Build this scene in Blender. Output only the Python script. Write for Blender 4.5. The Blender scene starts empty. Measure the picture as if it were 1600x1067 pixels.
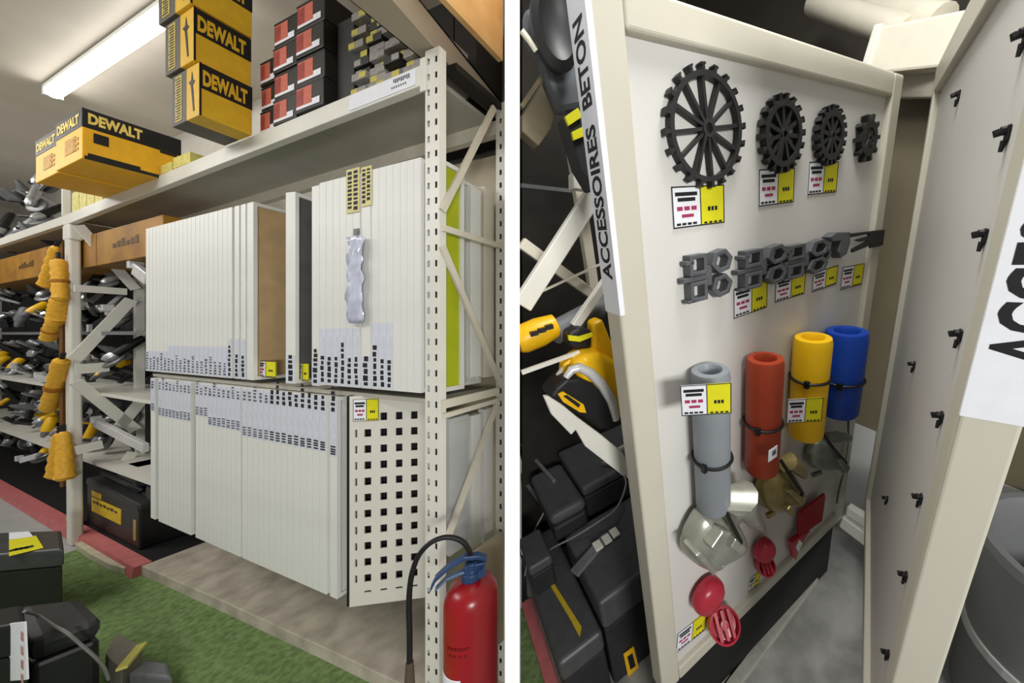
import bpy, math, random
from mathutils import Matrix, Vector
rnd = random.Random(7)
PI = math.pi
# ------------------------------------------------------------------ camera, world, exposure
F, PX, PY = 515.0, 1000.0, 522.0          # focal length and principal point in a 1600x1067 frame
EYE = Vector((0, 0, 1.5))
sc = bpy.context.scene
col = sc.collection
cd = bpy.data.cameras.new('camera')
cam = bpy.data.objects.new('camera', cd); col.objects.link(cam)
cam.location = EYE; cam.rotation_euler = (PI/2, 0, 0)
cd.sensor_fit = 'HORIZONTAL'; cd.sensor_width = 36; cd.lens = 36*F/1600
cd.shift_x = (800-PX)/1600; cd.shift_y = (PY-533.5)/1600
cd.clip_start = 0.02; cd.clip_end = 60
sc.camera = cam
w = bpy.data.worlds.new('world'); sc.world = w; w.use_nodes = True
w.node_tree.nodes['Background'].inputs[0].default_value = (1, .985, .96, 1)
w.node_tree.nodes['Background'].inputs[1].default_value = 0.22
sc.view_settings.view_transform = 'Standard'; sc.view_settings.look = 'None'
sc.view_settings.gamma = 1; sc.view_settings.exposure = 0.0

# ------------------------------------------------------------------ the two rooms' frames
def nz(v): return Vector(v).normalized()
def ray(x, y): return Vector(((x-PX)/F, 1, -(y-PY)/F))
def frame(o, x, y, z):
    m = Matrix.Identity(4)
    for i, c in enumerate((x, y, z)):
        for j in range(3): m[j][i] = c[j]
    for j in range(3): m[j][3] = o[j]
    return m
# left room: x along the rack towards its right end, y into the rack, z up; origin at the foot of the slotted post
U = nz((1420, -515, 0)); V = nz((515, 1420, 0))
O_L = EYE + ray(690, 522)*1.156; O_L.z = 0
ML = frame(O_L, U, V, (0, 0, 1))
# right room: x along the first board into the depth, y behind the board, z up the board
AX = nz((859, F, 256)); BZ = nz((-162, -F, 1472)); BZ = (BZ - AX*BZ.dot(AX)).normalized(); NY = BZ.cross(AX)
HB = 2.2
O_R = EYE + ray(1046, 1079)*1.30597
MR = frame(O_R, AX, NY, BZ)
# the second board
A2 = nz((362, F, 222)); A2 = (A2 - BZ*A2.dot(BZ)).normalized(); X2 = -A2; Y2 = BZ.cross(X2)
_r = ray(1463, 105); _t = (2.2 - (EYE-O_R).dot(BZ))/_r.dot(BZ)
O_2 = EYE + _r*_t - BZ*2.2
M2 = frame(O_2, X2, Y2, BZ)
def at(M, px, py, x=None, y=None, z=None):
    """point of the room frame M seen at a pixel, on the plane x=, y= or z= of that frame"""
    Mi = M.inverted(); o = Mi @ EYE; d = Mi.to_3x3() @ ray(px, py)
    i, c = (0, x) if x is not None else (1, y) if y is not None else (2, z)
    t = (c-o[i])/d[i]
    return o + d*t

# ------------------------------------------------------------------ lights
def area(name, loc, target, sx, sy, power, colr=(1, .97, .92)):
    l = bpy.data.lights.new(name, 'AREA'); l.shape = 'RECTANGLE'; l.size = sx; l.size_y = sy
    l.energy = power; l.color = colr
    o = bpy.data.objects.new(name, l); col.objects.link(o); o.location = loc
    o.rotation_euler = (Vector(target)-Vector(loc)).to_track_quat('-Z', 'Y').to_euler()
    return o
area('ceiling_lamp_aisle', tuple(ML @ Vector((-2.2, -2.1, 3.2))), tuple(ML @ Vector((-1.2, 0, 1.1))), 2.6, .5, 56, (1, .98, .95))
area('ceiling_lamp_far_aisle', tuple(ML @ Vector((-5.4, -1.5, 3.2))), tuple(ML @ Vector((-4.8, .2, 1.0))), 2.0, .5, 46)
area('ply_fill_light', tuple(ML @ Vector((.30, -.05, 3.2))), tuple(ML @ Vector((.06, .0, 2.75))), .2, .12, 2.2, (1, .9, .76))  # fill light added to brighten the plywood
pr = MR @ Vector((-.4, -3.3, 2.3))
area('ceiling_lamp_corner', (.27, .3, 3.1), (.7, 1.1, .9), .5, .5, 30, (1, .99, .97))
area('ceiling_lamp_bay', pr, MR @ Vector((.8, 0, .8)), 1.2, .5, 95, (1, .99, .97))

# ------------------------------------------------------------------ materials
def lin(c):
    return tuple(((v/255)/12.92 if v/255 <= .04045 else ((v/255+.055)/1.055)**2.4) for v in c)
MATS = {}
def mat(name, c, rough=.55, metal=0, var=.06, scale=25, emit=None, c2=None, bump=0, spec=.4, detail=4, lohi=(.35, .65)):
    if name in MATS: return MATS[name]
    m = bpy.data.materials.new(name); m.use_nodes = True
    nt = m.node_tree; b = nt.nodes['Principled BSDF']
    b.inputs['Roughness'].default_value = rough; b.inputs['Metallic'].default_value = metal
    b.inputs['Specular IOR Level'].default_value = spec
    tc = nt.nodes.new('ShaderNodeTexCoord'); n = nt.nodes.new('ShaderNodeTexNoise')
    n.inputs['Scale'].default_value = scale; n.inputs['Detail'].default_value = detail
    nt.links.new(tc.outputs['Object'], n.inputs['Vector'])
    r = nt.nodes.new('ShaderNodeValToRGB')
    a = lin(c); e = lin(c2) if c2 else tuple(v*(1-var*2) for v in a)
    r.color_ramp.elements[0].position, r.color_ramp.elements[1].position = lohi
    r.color_ramp.elements[0].color = (*e, 1); r.color_ramp.elements[1].color = (*a, 1)
    nt.links.new(n.outputs['Fac'], r.inputs['Fac']); nt.links.new(r.outputs['Color'], b.inputs['Base Color'])
    if bump:
        bp = nt.nodes.new('ShaderNodeBump'); bp.inputs['Strength'].default_value = bump; bp.inputs['Distance'].default_value = .01
        nt.links.new(n.outputs['Fac'], bp.inputs['Height']); nt.links.new(bp.outputs['Normal'], b.inputs['Normal'])
    if emit:
        b.inputs['Emission Color'].default_value = (1, .97, .93, 1); b.inputs['Emission Strength'].default_value = emit
    MATS[name] = m; return m
white_metal = mat('white_enamel', (226, 224, 214), .4, var=.03, scale=6)
panel_white = mat('panel_white', (228, 228, 222), .5, var=.03, scale=5)
cream_metal = mat('cream_enamel', (218, 212, 194), .45, var=.04, scale=8)
deck_grey = mat('deck_grey', (176, 172, 160), .6, var=.05, scale=4)
paper = mat('paper', (236, 238, 244), .7, var=.02)
paper_blue = mat('label_film', (216, 220, 232), .35, var=.05, scale=40)
ink = mat('ink', (22, 22, 26), .7)
grey_ink = mat('grey_ink', (96, 98, 108), .7)
red_ink = mat('red_ink', (168, 52, 92), .7)
tag_yellow = mat('tag_yellow', (226, 220, 20), .6, var=.03)
carton_yellow = mat('carton_yellow', (246, 184, 34), .55, var=.05)
carton_gold = mat('carton_gold', (226, 180, 40), .55, var=.05)
carton_black = mat('carton_black', (30, 28, 26), .5)
letter_cream = mat('letter_cream', (244, 214, 110), .6)
carton_grey = mat('carton_grey', (92, 88, 80), .6)
tool_yellow = mat('tool_yellow', (244, 190, 22), .35, var=.05)
hang_yellow = mat('hang_yellow', (246, 186, 58), .5, var=.1, scale=60)
black_plastic = mat('black_plastic', (30, 30, 31), .45, var=.1)
dark_plastic = mat('dark_plastic', (48, 48, 50), .5, var=.1)
grey_plastic = mat('grey_plastic', (112, 114, 116), .5, var=.08)
silver = mat('bare_metal', (196, 198, 200), .3, .7, var=.08)
chrome = mat('bright_metal', (225, 226, 226), .35, .3, var=.05)
green_sheet = mat('green_sheet', (176, 186, 24), .5, var=.05, scale=8)
wood_sheet = mat('wood_sheet', (196, 166, 122), .6, var=.07, scale=12)
dark_sheet = mat('dark_sheet', (92, 92, 92), .6, var=.1, scale=10)
ply = mat('plywood', (238, 200, 142), .6, c2=(214, 168, 106), scale=7, detail=6, lohi=(.3, .7))
grass = mat('green_carpet', (126, 150, 98), .95, c2=(98, 120, 74), scale=38, detail=8, bump=.6, spec=.1)
slab = mat('concrete_slab', (198, 190, 174), .85, c2=(166, 158, 144), scale=9, detail=8, bump=.25, spec=.2)
conc = mat('concrete_floor', (150, 150, 146), .8, c2=(118, 118, 114), scale=6, detail=9, bump=.2, spec=.25)
pale_floor = mat('pale_floor', (178, 180, 178), .7, var=.06, scale=5)
pink = mat('pink_strip', (206, 116, 116), .7, var=.08, scale=20)
chalk = mat('chalk_stone', (204, 196, 172), .85, var=.1, scale=30)
ceil_m = mat('ceiling_paint', (226, 218, 206), .8, var=.05, scale=2)
wall_m = mat('wall_paint', (186, 182, 172), .8, var=.06, scale=3)
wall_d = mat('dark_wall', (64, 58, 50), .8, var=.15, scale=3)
beam_m = mat('beam_paint', (168, 156, 136), .7, var=.05, scale=4)
ext_red = mat('extinguisher_red', (158, 16, 26), .28, var=.04, spec=.6)
ext_blue = mat('lever_blue', (44, 72, 116), .4)
rubber = mat('rubber', (18, 18, 19), .5)
wheel_black = mat('spacer_black', (38, 38, 38), .5, var=.12)
coupler_grey = mat('coupler_grey', (92, 94, 98), .45, var=.12)
tube_grey = mat('tube_grey', (134, 140, 146), .45, var=.04, scale=8)
tube_brick = mat('tube_brick', (168, 62, 32), .45, var=.06, scale=8)
tube_yellow = mat('tube_yellow', (250, 200, 14), .4, var=.03, scale=8)
tube_blue = mat('tube_blue', (16, 66, 168), .4, var=.05, scale=8)
clamp_silver = mat('clamp_zinc', (178, 178, 166), .3, .5, var=.12, scale=14)
clamp_gold = mat('clamp_brass', (168, 154, 100), .33, .5, var=.14, scale=14)
clamp_green = mat('clamp_grey_zinc', (146, 152, 142), .33, .5, var=.12, scale=14)
red_plastic = mat('red_plastic', (178, 46, 62), .3, var=.05)
red_fabric = mat('red_flag', (160, 18, 32), .5, var=.08)
lamp_glow = mat('lamp_glow', (255, 255, 250), emit=7)
dark_void = mat('void_black_board', (20, 20, 21), .7)
board_face = mat('board_face', (214, 212, 207), .45, var=.02, scale=3)
board_frame = mat('board_frame', (202, 198, 182), .4, var=.02, scale=4)
taupe = mat('taupe_panel', (112, 104, 84), .6, var=.06, scale=3)
taupe_light = mat('pale_panel', (190, 192, 190), .5, var=.06, scale=5)
bin_grey = mat('grey_bin', (124, 126, 127), .5, var=.05, scale=5)
cardboard = mat('cardboard', (136, 126, 102), .7, var=.06)
cable_m = mat('cable_grey', (128, 128, 126), .5)
label_orange = mat('label_orange', (204, 104, 84), .6, var=.08, scale=60)

# ------------------------------------------------------------------ mesh collector
class MB:
    def __init__(s, T=None): s.v = []; s.f = []; s.T = T
    def raw(s, vs, fs, T=None):
        b = len(s.v); T = T or s.T
        s.v += [tuple(T @ Vector(p)) if T else tuple(p) for p in vs]
        s.f += [tuple(i+b for i in f) for f in fs]; return s
    def box(s, x0, x1, y0, y1, z0, z1, T=None):
        return s.raw([(x, y, z) for x in (x0, x1) for y in (y0, y1) for z in (z0, z1)],
                     [(0, 1, 3, 2), (4, 6, 7, 5), (0, 4, 5, 1), (2, 3, 7, 6), (0, 2, 6, 4), (1, 5, 7, 3)], T)
    def hexa(s, p8, T=None):      # bottom four, then top four
        return s.raw(p8, [(3, 2, 1, 0), (4, 5, 6, 7), (0, 1, 5, 4), (1, 2, 6, 5), (2, 3, 7, 6), (3, 0, 4, 7)], T)
    def ext(s, poly, y0, y1, T=None):    # (x,z) outline, through y
        n = len(poly)
        return s.raw([(p[0], y0, p[1]) for p in poly]+[(p[0], y1, p[1]) for p in poly],
                     [tuple(range(n)), tuple(range(2*n-1, n-1, -1))]+[(i, i+n, (i+1) % n+n, (i+1) % n) for i in range(n)], T)
    def ring(s, outer, inner, y0, y1, T=None):
        n = len(outer); vs = [(p[0], y, p[1]) for y in (y0, y1) for r in (outer, inner) for p in r]; fs = []
        for i in range(n):
            j = (i+1) % n
            fs += [(i, j, n+j, n+i), (2*n+i, 3*n+i, 3*n+j, 2*n+j), (i, 2*n+i, 2*n+j, j), (n+i, n+j, 3*n+j, 3*n+i)]
        return s.raw(vs, fs, T)
    def tube(s, pts, r, n=8, T=None):
        pts = [Vector(p) for p in pts]; rs = r if isinstance(r, (list, tuple)) else [r]*len(pts); vs = []; fs = []
        up = Vector((.31, .17, .93))
        for i, p in enumerate(pts):
            d = (pts[min(i+1, len(pts)-1)]-pts[max(i-1, 0)]).normalized()
            a = d.cross(up)
            if a.length < .05: a = d.cross(Vector((1, 0, 0)))
            a.normalize(); b = d.cross(a)
            vs += [p+(a*math.cos(2*PI*k/n)+b*math.sin(2*PI*k/n))*rs[i] for k in range(n)]
        for i in range(len(pts)-1):
            for k in range(n): fs.append((i*n+k, i*n+(k+1) % n, (i+1)*n+(k+1) % n, (i+1)*n+k))
        fs.append(tuple(range(n-1, -1, -1))); fs.append(tuple(range((len(pts)-1)*n, len(pts)*n)))
        return s.raw(vs, fs, T)
    def bar(s, p, q, w, h, up=(0, 0, 1), T=None):   # rectangular bar between two points; w across, h along up
        p = Vector(p); q = Vector(q); d = (q-p).normalized(); a = d.cross(Vector(up)).normalized()*w/2; b = a.cross(d).normalized()*h/2
        return s.hexa([p-a-b, p+a-b, q+a-b, q-a-b, p-a+b, p+a+b, q+a+b, q-a+b], T)
    def lathe(s, prof, c=(0, 0, 0), n=24, T=None, closed=False):   # (r,z) profile about the z axis
        vs = []; fs = []; m = len(prof)
        for k in range(n):
            a = 2*PI*k/n
            vs += [(c[0]+r*math.cos(a), c[1]+r*math.sin(a), c[2]+z) for r, z in prof]
        for k in range(n):
            k2 = (k+1) % n
            for i in range(m if closed else m-1):
                i2 = (i+1) % m; fs.append((k*m+i, k2*m+i, k2*m+i2, k*m+i2))
        if not closed:
            if prof[0][0] > 1e-6: fs.append(tuple(k*m for k in range(n-1, -1, -1)))
            if prof[-1][0] > 1e-6: fs.append(tuple(k*m+m-1 for k in range(n)))
        return s.raw(vs, fs, T)
    def ball(s, c, r, n=16, sq=(1, 1, 1), T=None):
        TT = Matrix.Translation(c) @ Matrix.Diagonal((*sq, 1))
        if T: TT = T @ TT
        return s.lathe([(max(r*math.sin(PI*i/8), 0), -r*math.cos(PI*i/8)) for i in range(9)], n=n, T=TT)
    def plate(s, xs, zs, holes, y0, y1):     # a sheet with square holes: grid lines xs, zs; holes = set of cells
        nx, nz_ = len(xs), len(zs); vs = [(x, y, z) for y in (y0, y1) for x in xs for z in zs]; fs = []
        I = lambda l, i, j: l*nx*nz_+i*nz_+j
        for i in range(nx-1):
            for j in range(nz_-1):
                if (i, j) in holes:
                    fs += [(I(0, i, j), I(1, i, j), I(1, i+1, j), I(0, i+1, j)), (I(0, i, j+1), I(0, i+1, j+1), I(1, i+1, j+1), I(1, i, j+1)),
                           (I(0, i, j), I(0, i, j+1), I(1, i, j+1), I(1, i, j)), (I(0, i+1, j), I(1, i+1, j), I(1, i+1, j+1), I(0, i+1, j+1))]
                else:
                    fs += [(I(0, i, j), I(0, i+1, j), I(0, i+1, j+1), I(0, i, j+1)), (I(1, i, j), I(1, i, j+1), I(1, i+1, j+1), I(1, i+1, j))]
        for i in range(nx-1):
            fs += [(I(0, i, 0), I(1, i, 0), I(1, i+1, 0), I(0, i+1, 0)), (I(0, i, nz_-1), I(0, i+1, nz_-1), I(1, i+1, nz_-1), I(1, i, nz_-1))]
        for j in range(nz_-1):
            fs += [(I(0, 0, j), I(0, 0, j+1), I(1, 0, j+1), I(1, 0, j)), (I(0, nx-1, j), I(1, nx-1, j), I(1, nx-1, j+1), I(0, nx-1, j+1))]
        return s.raw(vs, fs)
    def mesh(s, name, m, smooth=False):
        me = bpy.data.meshes.new(name); me.from_pydata(s.v, [], s.f); me.materials.append(m)
        import bmesh
        bm = bmesh.new(); bm.from_mesh(me); bmesh.ops.recalc_face_normals(bm, faces=bm.faces); bm.to_mesh(me); bm.free()
        if smooth:
            for p in me.polygons: p.use_smooth = True
            me.set_sharp_from_angle(angle=math.radians(42))
        return me
    def build(s, name, m, parent=None, M=None, smooth=False, bevel=0, seg=2):
        o = bpy.data.objects.new(name, s.mesh(name, m, smooth)); col.objects.link(o)
        if parent: o.parent = parent
        if M is not None: o.matrix_world = M
        if bevel:
            b = o.modifiers.new('bevel', 'BEVEL'); b.width = bevel; b.segments = seg; b.limit_method = 'ANGLE'
        return o
def Tr(x, y, z): return Matrix.Translation((x, y, z))
def Rz(a): return Matrix.Rotation(a, 4, 'Z')
def Rx(a): return Matrix.Rotation(a, 4, 'X')
def Ry(a): return Matrix.Rotation(a, 4, 'Y')
def thing(name, label, cat, M, group=None):
    o = bpy.data.objects.new(name, None); col.objects.link(o); o.empty_display_size = .05
    o.matrix_world = M; return tag(o, label, cat, group)
def tag(o, label, cat, group=None, kind=None):
    o['label'] = label; o['category'] = cat
    if group: o['group'] = group
    if kind: o['kind'] = kind
    return o
def struct(o): o['kind'] = 'structure'; return o
def dup(root, M, label, group=None):
    r = root.copy(); col.objects.link(r); r.matrix_world = M; r['label'] = label
    if group: r['group'] = group
    for ch in list(root.children):
        c = ch.copy(); col.objects.link(c); c.parent = r
        for g in list(ch.children):
            d = g.copy(); col.objects.link(d); d.parent = c
    return r
_tx = {}
def text_geo(s, bold=.02):
    """flat lettering normalised to a unit box in (x,z), facing -y"""
    if s in _tx: return _tx[s]
    c = bpy.data.curves.new('t', 'FONT'); c.body = s; c.size = 1; c.offset = bold; c.resolution_u = 3
    o = bpy.data.objects.new('t', c); col.objects.link(o)
    dg = bpy.context.evaluated_depsgraph_get(); dg.update()
    me = bpy.data.meshes.new_from_object(o.evaluated_get(dg))
    vs = [v.co.copy() for v in me.vertices]; fs = [tuple(p.vertices) for p in me.polygons]
    bpy.data.objects.remove(o); bpy.data.meshes.remove(me)
    x0 = min(v.x for v in vs); x1 = max(v.x for v in vs); y0 = min(v.y for v in vs); y1 = max(v.y for v in vs)
    _tx[s] = ([((v.x-x0)/(x1-x0), 0, (v.y-y0)/(y1-y0)) for v in vs], fs); return _tx[s]
def put_text(mb, s, T, bold=.02):     # T maps the unit box
    v, f = text_geo(s, bold); mb.raw(v, f, T); return mb
def ST(x, y, z, sx, sz): return Tr(x, y, z) @ Matrix.Diagonal((sx, 1, sz, 1))
ORD = ['first', 'second', 'third', 'fourth', 'fifth', 'sixth', 'seventh', 'eighth', 'ninth', 'tenth', 'eleventh', 'twelfth', 'thirteenth',
       'fourteenth', 'fifteenth', 'sixteenth', 'seventeenth', 'eighteenth', 'nineteenth', 'twentieth', 'twenty-first', 'twenty-second',
       'twenty-third', 'twenty-fourth', 'twenty-fifth', 'twenty-sixth', 'twenty-seventh', 'twenty-eighth', 'twenty-ninth', 'thirtieth']

# ================================================================== LEFT ROOM: shell
def L(px, py, **k): return at(ML, px, py, **k)
G = -.06                                    # green carpet level; the slab top is z = 0
def poly_slab(name, pts, z0, z1, m, M, bevel=0):
    mb = MB(); n = len(pts)
    mb.raw([(p[0], p[1], z0) for p in pts]+[(p[0], p[1], z1) for p in pts],
           [tuple(range(n-1, -1, -1)), tuple(range(n, 2*n))]+[(i, (i+1) % n, (i+1) % n+n, i+n) for i in range(n)])
    return struct(mb.build(name, m, M=M, bevel=bevel))
def xy(p): return (p.x, p.y)
xw = lambda y: L(787.5, PY, y=y).x
e1 = L(788, 700, z=G); e2 = L(788, 1250, z=G)
poly_slab('floor', [(-3.6, .02), (-2.9, .03), xy(L(222, 888, z=G)), xy(L(520, 1022, z=G)), xy(L(640, 1085, z=G)), xy(e2), (-.2, -1.6), (-3.6, -1.6)], G-.1, G, grass, ML)
poly_slab('floor.001', [(-9, -1.6), (-3.6, -1.6), (-3.6, .06), (-9, .06)], G-.1, G-.004, pale_floor, ML)
k0 = L(221, 884, z=0)
poly_slab('floor.002', [(k0.x, k0.y), (L(345, 938, z=0).x, L(345, 938, z=0).y), xy(L(520, 1018, z=0)), xy(L(660, 1085, z=0)), (xw(-.02), -.02), (xw(.52), .52), (k0.x, .52)], G-.1, 0, slab, ML, .004)
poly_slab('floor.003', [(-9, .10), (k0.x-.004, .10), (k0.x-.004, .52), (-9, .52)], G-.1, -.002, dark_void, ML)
mb = MB(); mb.hexa([(-9, .03, G), (k0.x-.004, .02, G), (k0.x-.004, .096, G), (-9, .096, G), (-9, .035, .004), (k0.x-.004, .03, .004), (k0.x-.004, .096, .004), (-9, .096, .004)])
struct(mb.build('trim_1', pink, M=ML))
mb = MB(); pts = [(-3.62, .0), (-3.3, -.005), (-3.0, .0), (-2.82, .018), (-2.82, .027), (-3.62, .027)]
n = len(pts); mb.raw([(x, y, G) for x, y in pts]+[(x, y, -.015) for x, y in pts], [tuple(range(n-1, -1, -1)), tuple(range(n, 2*n))]+[(i, (i+1) % n, (i+1) % n+n, i+n) for i in range(n)])
struct(mb.build('trim_2', chalk, M=ML, bevel=.004))
mb = MB(); mb.hexa([(-9, .53, -.1), (xw(.53), .53, -.1), (xw(.58), .58, -.1), (-9, .58, -.1), (-9, .53, 3.32), (xw(.53), .53, 3.32), (xw(.58), .58, 3.32), (-9, .58, 3.32)]); struct(mb.build('wall_back', wall_m, M=ML))
mb = MB(); mb.box(-9.05, -9, -1.7, .58, -.1, 3.32); struct(mb.build('wall_left', wall_m, M=ML))
poly_slab('ceiling', [(-9, -2.4), (.8, -2.4), (.8, -.85), (xw(-.5), -.5), (xw(.58), .58), (-9, .58)], 3.3, 3.36, ceil_m, ML)
# partition between the two rooms, running away from the camera
d = nz(ray(800.5, PY)); s = Vector((d.y, -d.x, 0)); p = EYE+ray(800.5, PY)*.62; p.z = 0
hw = 11.5/F*.62*.94
mb = MB(); q = p + d*5.2
mb.hexa([tuple(p-s*hw)[:2]+(-1.3,), tuple(p+s*hw)[:2]+(-1.3,), tuple(q+s*hw)[:2]+(-1.3,), tuple(q-s*hw)[:2]+(-1.3,),
         tuple(p-s*hw)[:2]+(3.4,), tuple(p+s*hw)[:2]+(3.4,), tuple(q+s*hw)[:2]+(3.4,), tuple(q-s*hw)[:2]+(3.4,)])
struct(mb.build('wall_middle', mat('partition_white', (250, 250, 249), .5, var=.01), None))

# fluorescent tube fitting on the ceiling
a = L(82, 146, z=3.255); b = L(262, 22, z=3.255)
t = thing('tube_lamp', 'long white fluorescent batten lamp glowing on the ceiling above the flat yellow carton', 'lamp', ML @ Tr(a.x, a.y, 3.294))
ln = b.x-a.x+.5; dy = (b.y-a.y)*(ln/(b.x-a.x))
mb = MB(); mb.bar((0, 0, -.012), (ln, dy, -.012), .075, .024); mb.build('lamp_base', white_metal, t)
mb = MB(); mb.tube([(.03, 0, -.045), (ln-.03, dy, -.045)], .034, 14); mb.build('diffuser', lamp_glow, t, smooth=True)
mb = MB(); mb.bar((-.01, 0, -.042), (.03, 0, -.042), .074, .06); mb.bar((ln-.03, dy, -.042), (ln+.01, dy, -.042), .074, .06); mb.build('end_cap', white_metal, t)

# ------------------------------------------------------------------ shelving rack
rack = thing('shelving_rack', 'tall cream steel shelving rack with slotted end post holding the white panels', 'shelving', ML @ Tr(0, 0, 0))
def zt(x): return 2.473+.0225*max(x, -3.85)         # top edge of the long front beam (x is negative)
def slotted(name, x0, x1, y0, y1, z0, z1, cols, pitch=.0556, sw=.012, sh=.023, m=white_metal):
    xs = [x0]; holes = set(); zs = [z0]; z = z0+.02; rows = []
    for c in cols: xs += [c-sw/2, c+sw/2]
    xs.append(x1)
    while z+sh < z1: zs += [z, z+sh]; rows.append(len(zs)-2); z += pitch
    zs.append(z1)
    for k in range(len(cols)):
        for j in rows: holes.add((2*k+1, j))
    mb = MB(); mb.plate(xs, zs, holes, y0, y0+.0025)
    mb.box(x0, x0+.0025, y0+.0025, y1, z0, z1); mb.box(x1-.0025, x1, y0+.0025, y1, z0, z1)
    o = mb.build(name, m, rack)
    mb = MB(); mb.box(x0+.003, x1-.003, y1-.005, y1-.001, z0, z1); mb.build('slot_shade', dark_plastic, o)  # dark plate gives the slots their shade by colour
    return o
slotted('post', -.080, -.011, 0, .027, G, 2.515, (-.064, -.027))
slotted('post', -.03, .03, .285, .312, -.0, 2.5, (-.005,))
mb = MB(); mb.hexa([(-3.80, 0, G), (-3.70, 0, G), (-3.70, .05, G), (-3.80, .05, G), (-3.85, 0, 2.32), (-3.755, 0, 2.32), (-3.755, .05, 2.32), (-3.85, .05, 2.32)])
mb.box(-3.87, -3.73, -.003, .055, 2.2, 2.315); mb.build('post', white_metal, rack, bevel=.012, seg=3)
mb = MB(); mb.box(-3.76, -3.70, .27, .31, 0, 2.3); mb.build('post', white_metal, rack)
# front beam, rear beam, deck
def sl(mb, x0, x1, y0, y1, h0, h1):
    mb.hexa([(x0, y0, zt(x0)-h0), (x1, y0, zt(x1)-h0), (x1, y1, zt(x1)-h0), (x0, y1, zt(x0)-h0), (x0, y0, zt(x0)-h1), (x1, y0, zt(x1)-h1), (x1, y1, zt(x1)-h1), (x0, y1, zt(x0)-h1)])
mb = MB(); sl(mb, -3.85, -.072, -.002, .028, .074, 0); sl(mb, -8.8, -3.85, -.002, .028, .066, 0); mb.build('front_beam', white_metal, rack, bevel=.003)
mb = MB(); sl(mb, -3.85, -.02, .30, .33, .09, .03); sl(mb, -8.8, -3.85, .30, .33, .09, .03); mb.build('rear_beam', cream_metal, rack)
mb = MB()
for k in range(5):
    x0 = -3.84+k*.752; sl(mb, x0, x0+.748, .028, .36, .03, .012)
for k in range(6): sl(mb, -8.7+k*.806, -8.7+k*.806+.8, .028, .36, .03, .012)
mb.build('shelf_deck', deck_grey, rack)
mb = MB(); mb.box(-.10, -.072, -.006, -.0, zt(-.1)-.1, zt(-.1)+.02); mb.build('beam_connector', white_metal, rack, bevel=.002)
mb = MB(); mb.box(-2.40, -.10, .02, .30, 1.245, 1.262); mb.build('shelf_deck', deck_grey, rack)
# braces of the near end frame (plane x = -.02) and side beams
def Le(px, py): return L(px, py, x=-.004)
for (p1, p2, wd) in [((691, 329), (772, 168), .022), ((691, 385), (783, 602), .022), ((778, 627), (699, 842), .022)]:
    mb = MB(); mb.bar(Le(*p1), Le(*p2), .012, wd, up=(0, 0, 1)); mb.build('brace', cream_metal, rack)
for (p1, p2, wd) in [((691, 356), (786, 386), .022), ((691, 632), (778, 611), .03), ((692, 650), (778, 625), .018)]:
    mb = MB(); mb.bar(Le(*p1), Le(*p2), .014, wd); mb.build('side_beam', cream_metal, rack)
# braces of the far end frame
def Lf(px, py): return L(px, py, x=-3.62)
for p1, p2, wd in [((122, 352), (212, 452), .05), ((116, 562), (205, 468), .06), ((118, 596), (212, 672), .06), ((186, 668), (232, 612), .06), ((186, 735), (208, 706), .05)]:
    mb = MB(); mb.bar(Lf(*p1), Lf(*p2), .02, wd); mb.build('brace', white_metal, rack)
mb = MB(); mb.bar(Lf(116, 450), Lf(198, 456), .02, .05); mb.build('side_beam', white_metal, rack)
mb = MB(); mb.bar(Lf(118, 577), Lf(170, 573), .02, .07); mb.build('side_beam', white_metal, rack)
mb = MB(); mb.bar(Lf(118, 704), Lf(160, 694), .02, .06); mb.build('side_beam', white_metal, rack)
# price strip on the front beam
mb = MB(); sl(mb, -.50, -.125, -.0045, -.0025, .066, .008)
t = tag(mb.build('shelf_label', paper, M=ML), 'white paper price strip stuck on the rack front beam beside the slotted post', 'label')
mb = MB()
for i in range(9):
    x = -.24+i*.010; z = zt(x); mb.box(x, x+.0065, -.0052, -.0046, z-.028-(.004 if i % 3 else 0), z-.016)
for i in range(7):
    x = -.25+i*.012; z = zt(x); mb.box(x, x+.006, -.0052, -.0046, z-.05, z-.042)
mb.build('print', grey_ink, t)

# ------------------------------------------------------------------ hinged display panels
PD = .275
def panel_meshes(tk, hgt, PD=PD):
    fr = MB(); h = tk/2
    fr.box(-h, h, 0, .014, 0, hgt); fr.box(-h, h, PD-.016, PD, 0, hgt); fr.box(-h, h, .014, PD-.016, 0, .016); fr.box(-h, h, .014, PD-.016, hgt-.016, hgt)
    bd = MB(); bd.box(-h*.55, h*.55, .014, PD-.016, .016, hgt-.016)
    return fr, bd
def film(top, tk, ln, dark, sheet):
    z = .83 if top else 0
    mb = MB(); h = tk/2*.96
    z0, z1 = (z-ln, z) if top else (.0, ln)
    mb.box(-h, h, -.0012, -.0002, z0+.004, z1-.004)
    pr_ = MB(); r = random.Random(dark)
    zz = (z0+.012) if not top else (z1-.06)
    n = 5 if not top else 3
    for i in range(n if dark % 4 else n+2):
        hgt = r.uniform(.012, .022) if dark > 50 else r.uniform(.006, .012)
        pr_.box(-h*r.uniform(.3, .62), h*r.uniform(.35, .62), -.0022, -.0013, zz, zz+hgt); zz += hgt+r.uniform(.004, .008)
    if top:
        zz = z0+.012
        for i in range(4): pr_.box(-h*.7, h*.7, -.0022, -.0013, zz, zz+.006); zz += r.uniform(.009, .013)
    return mb, pr_
FRM = {}
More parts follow.
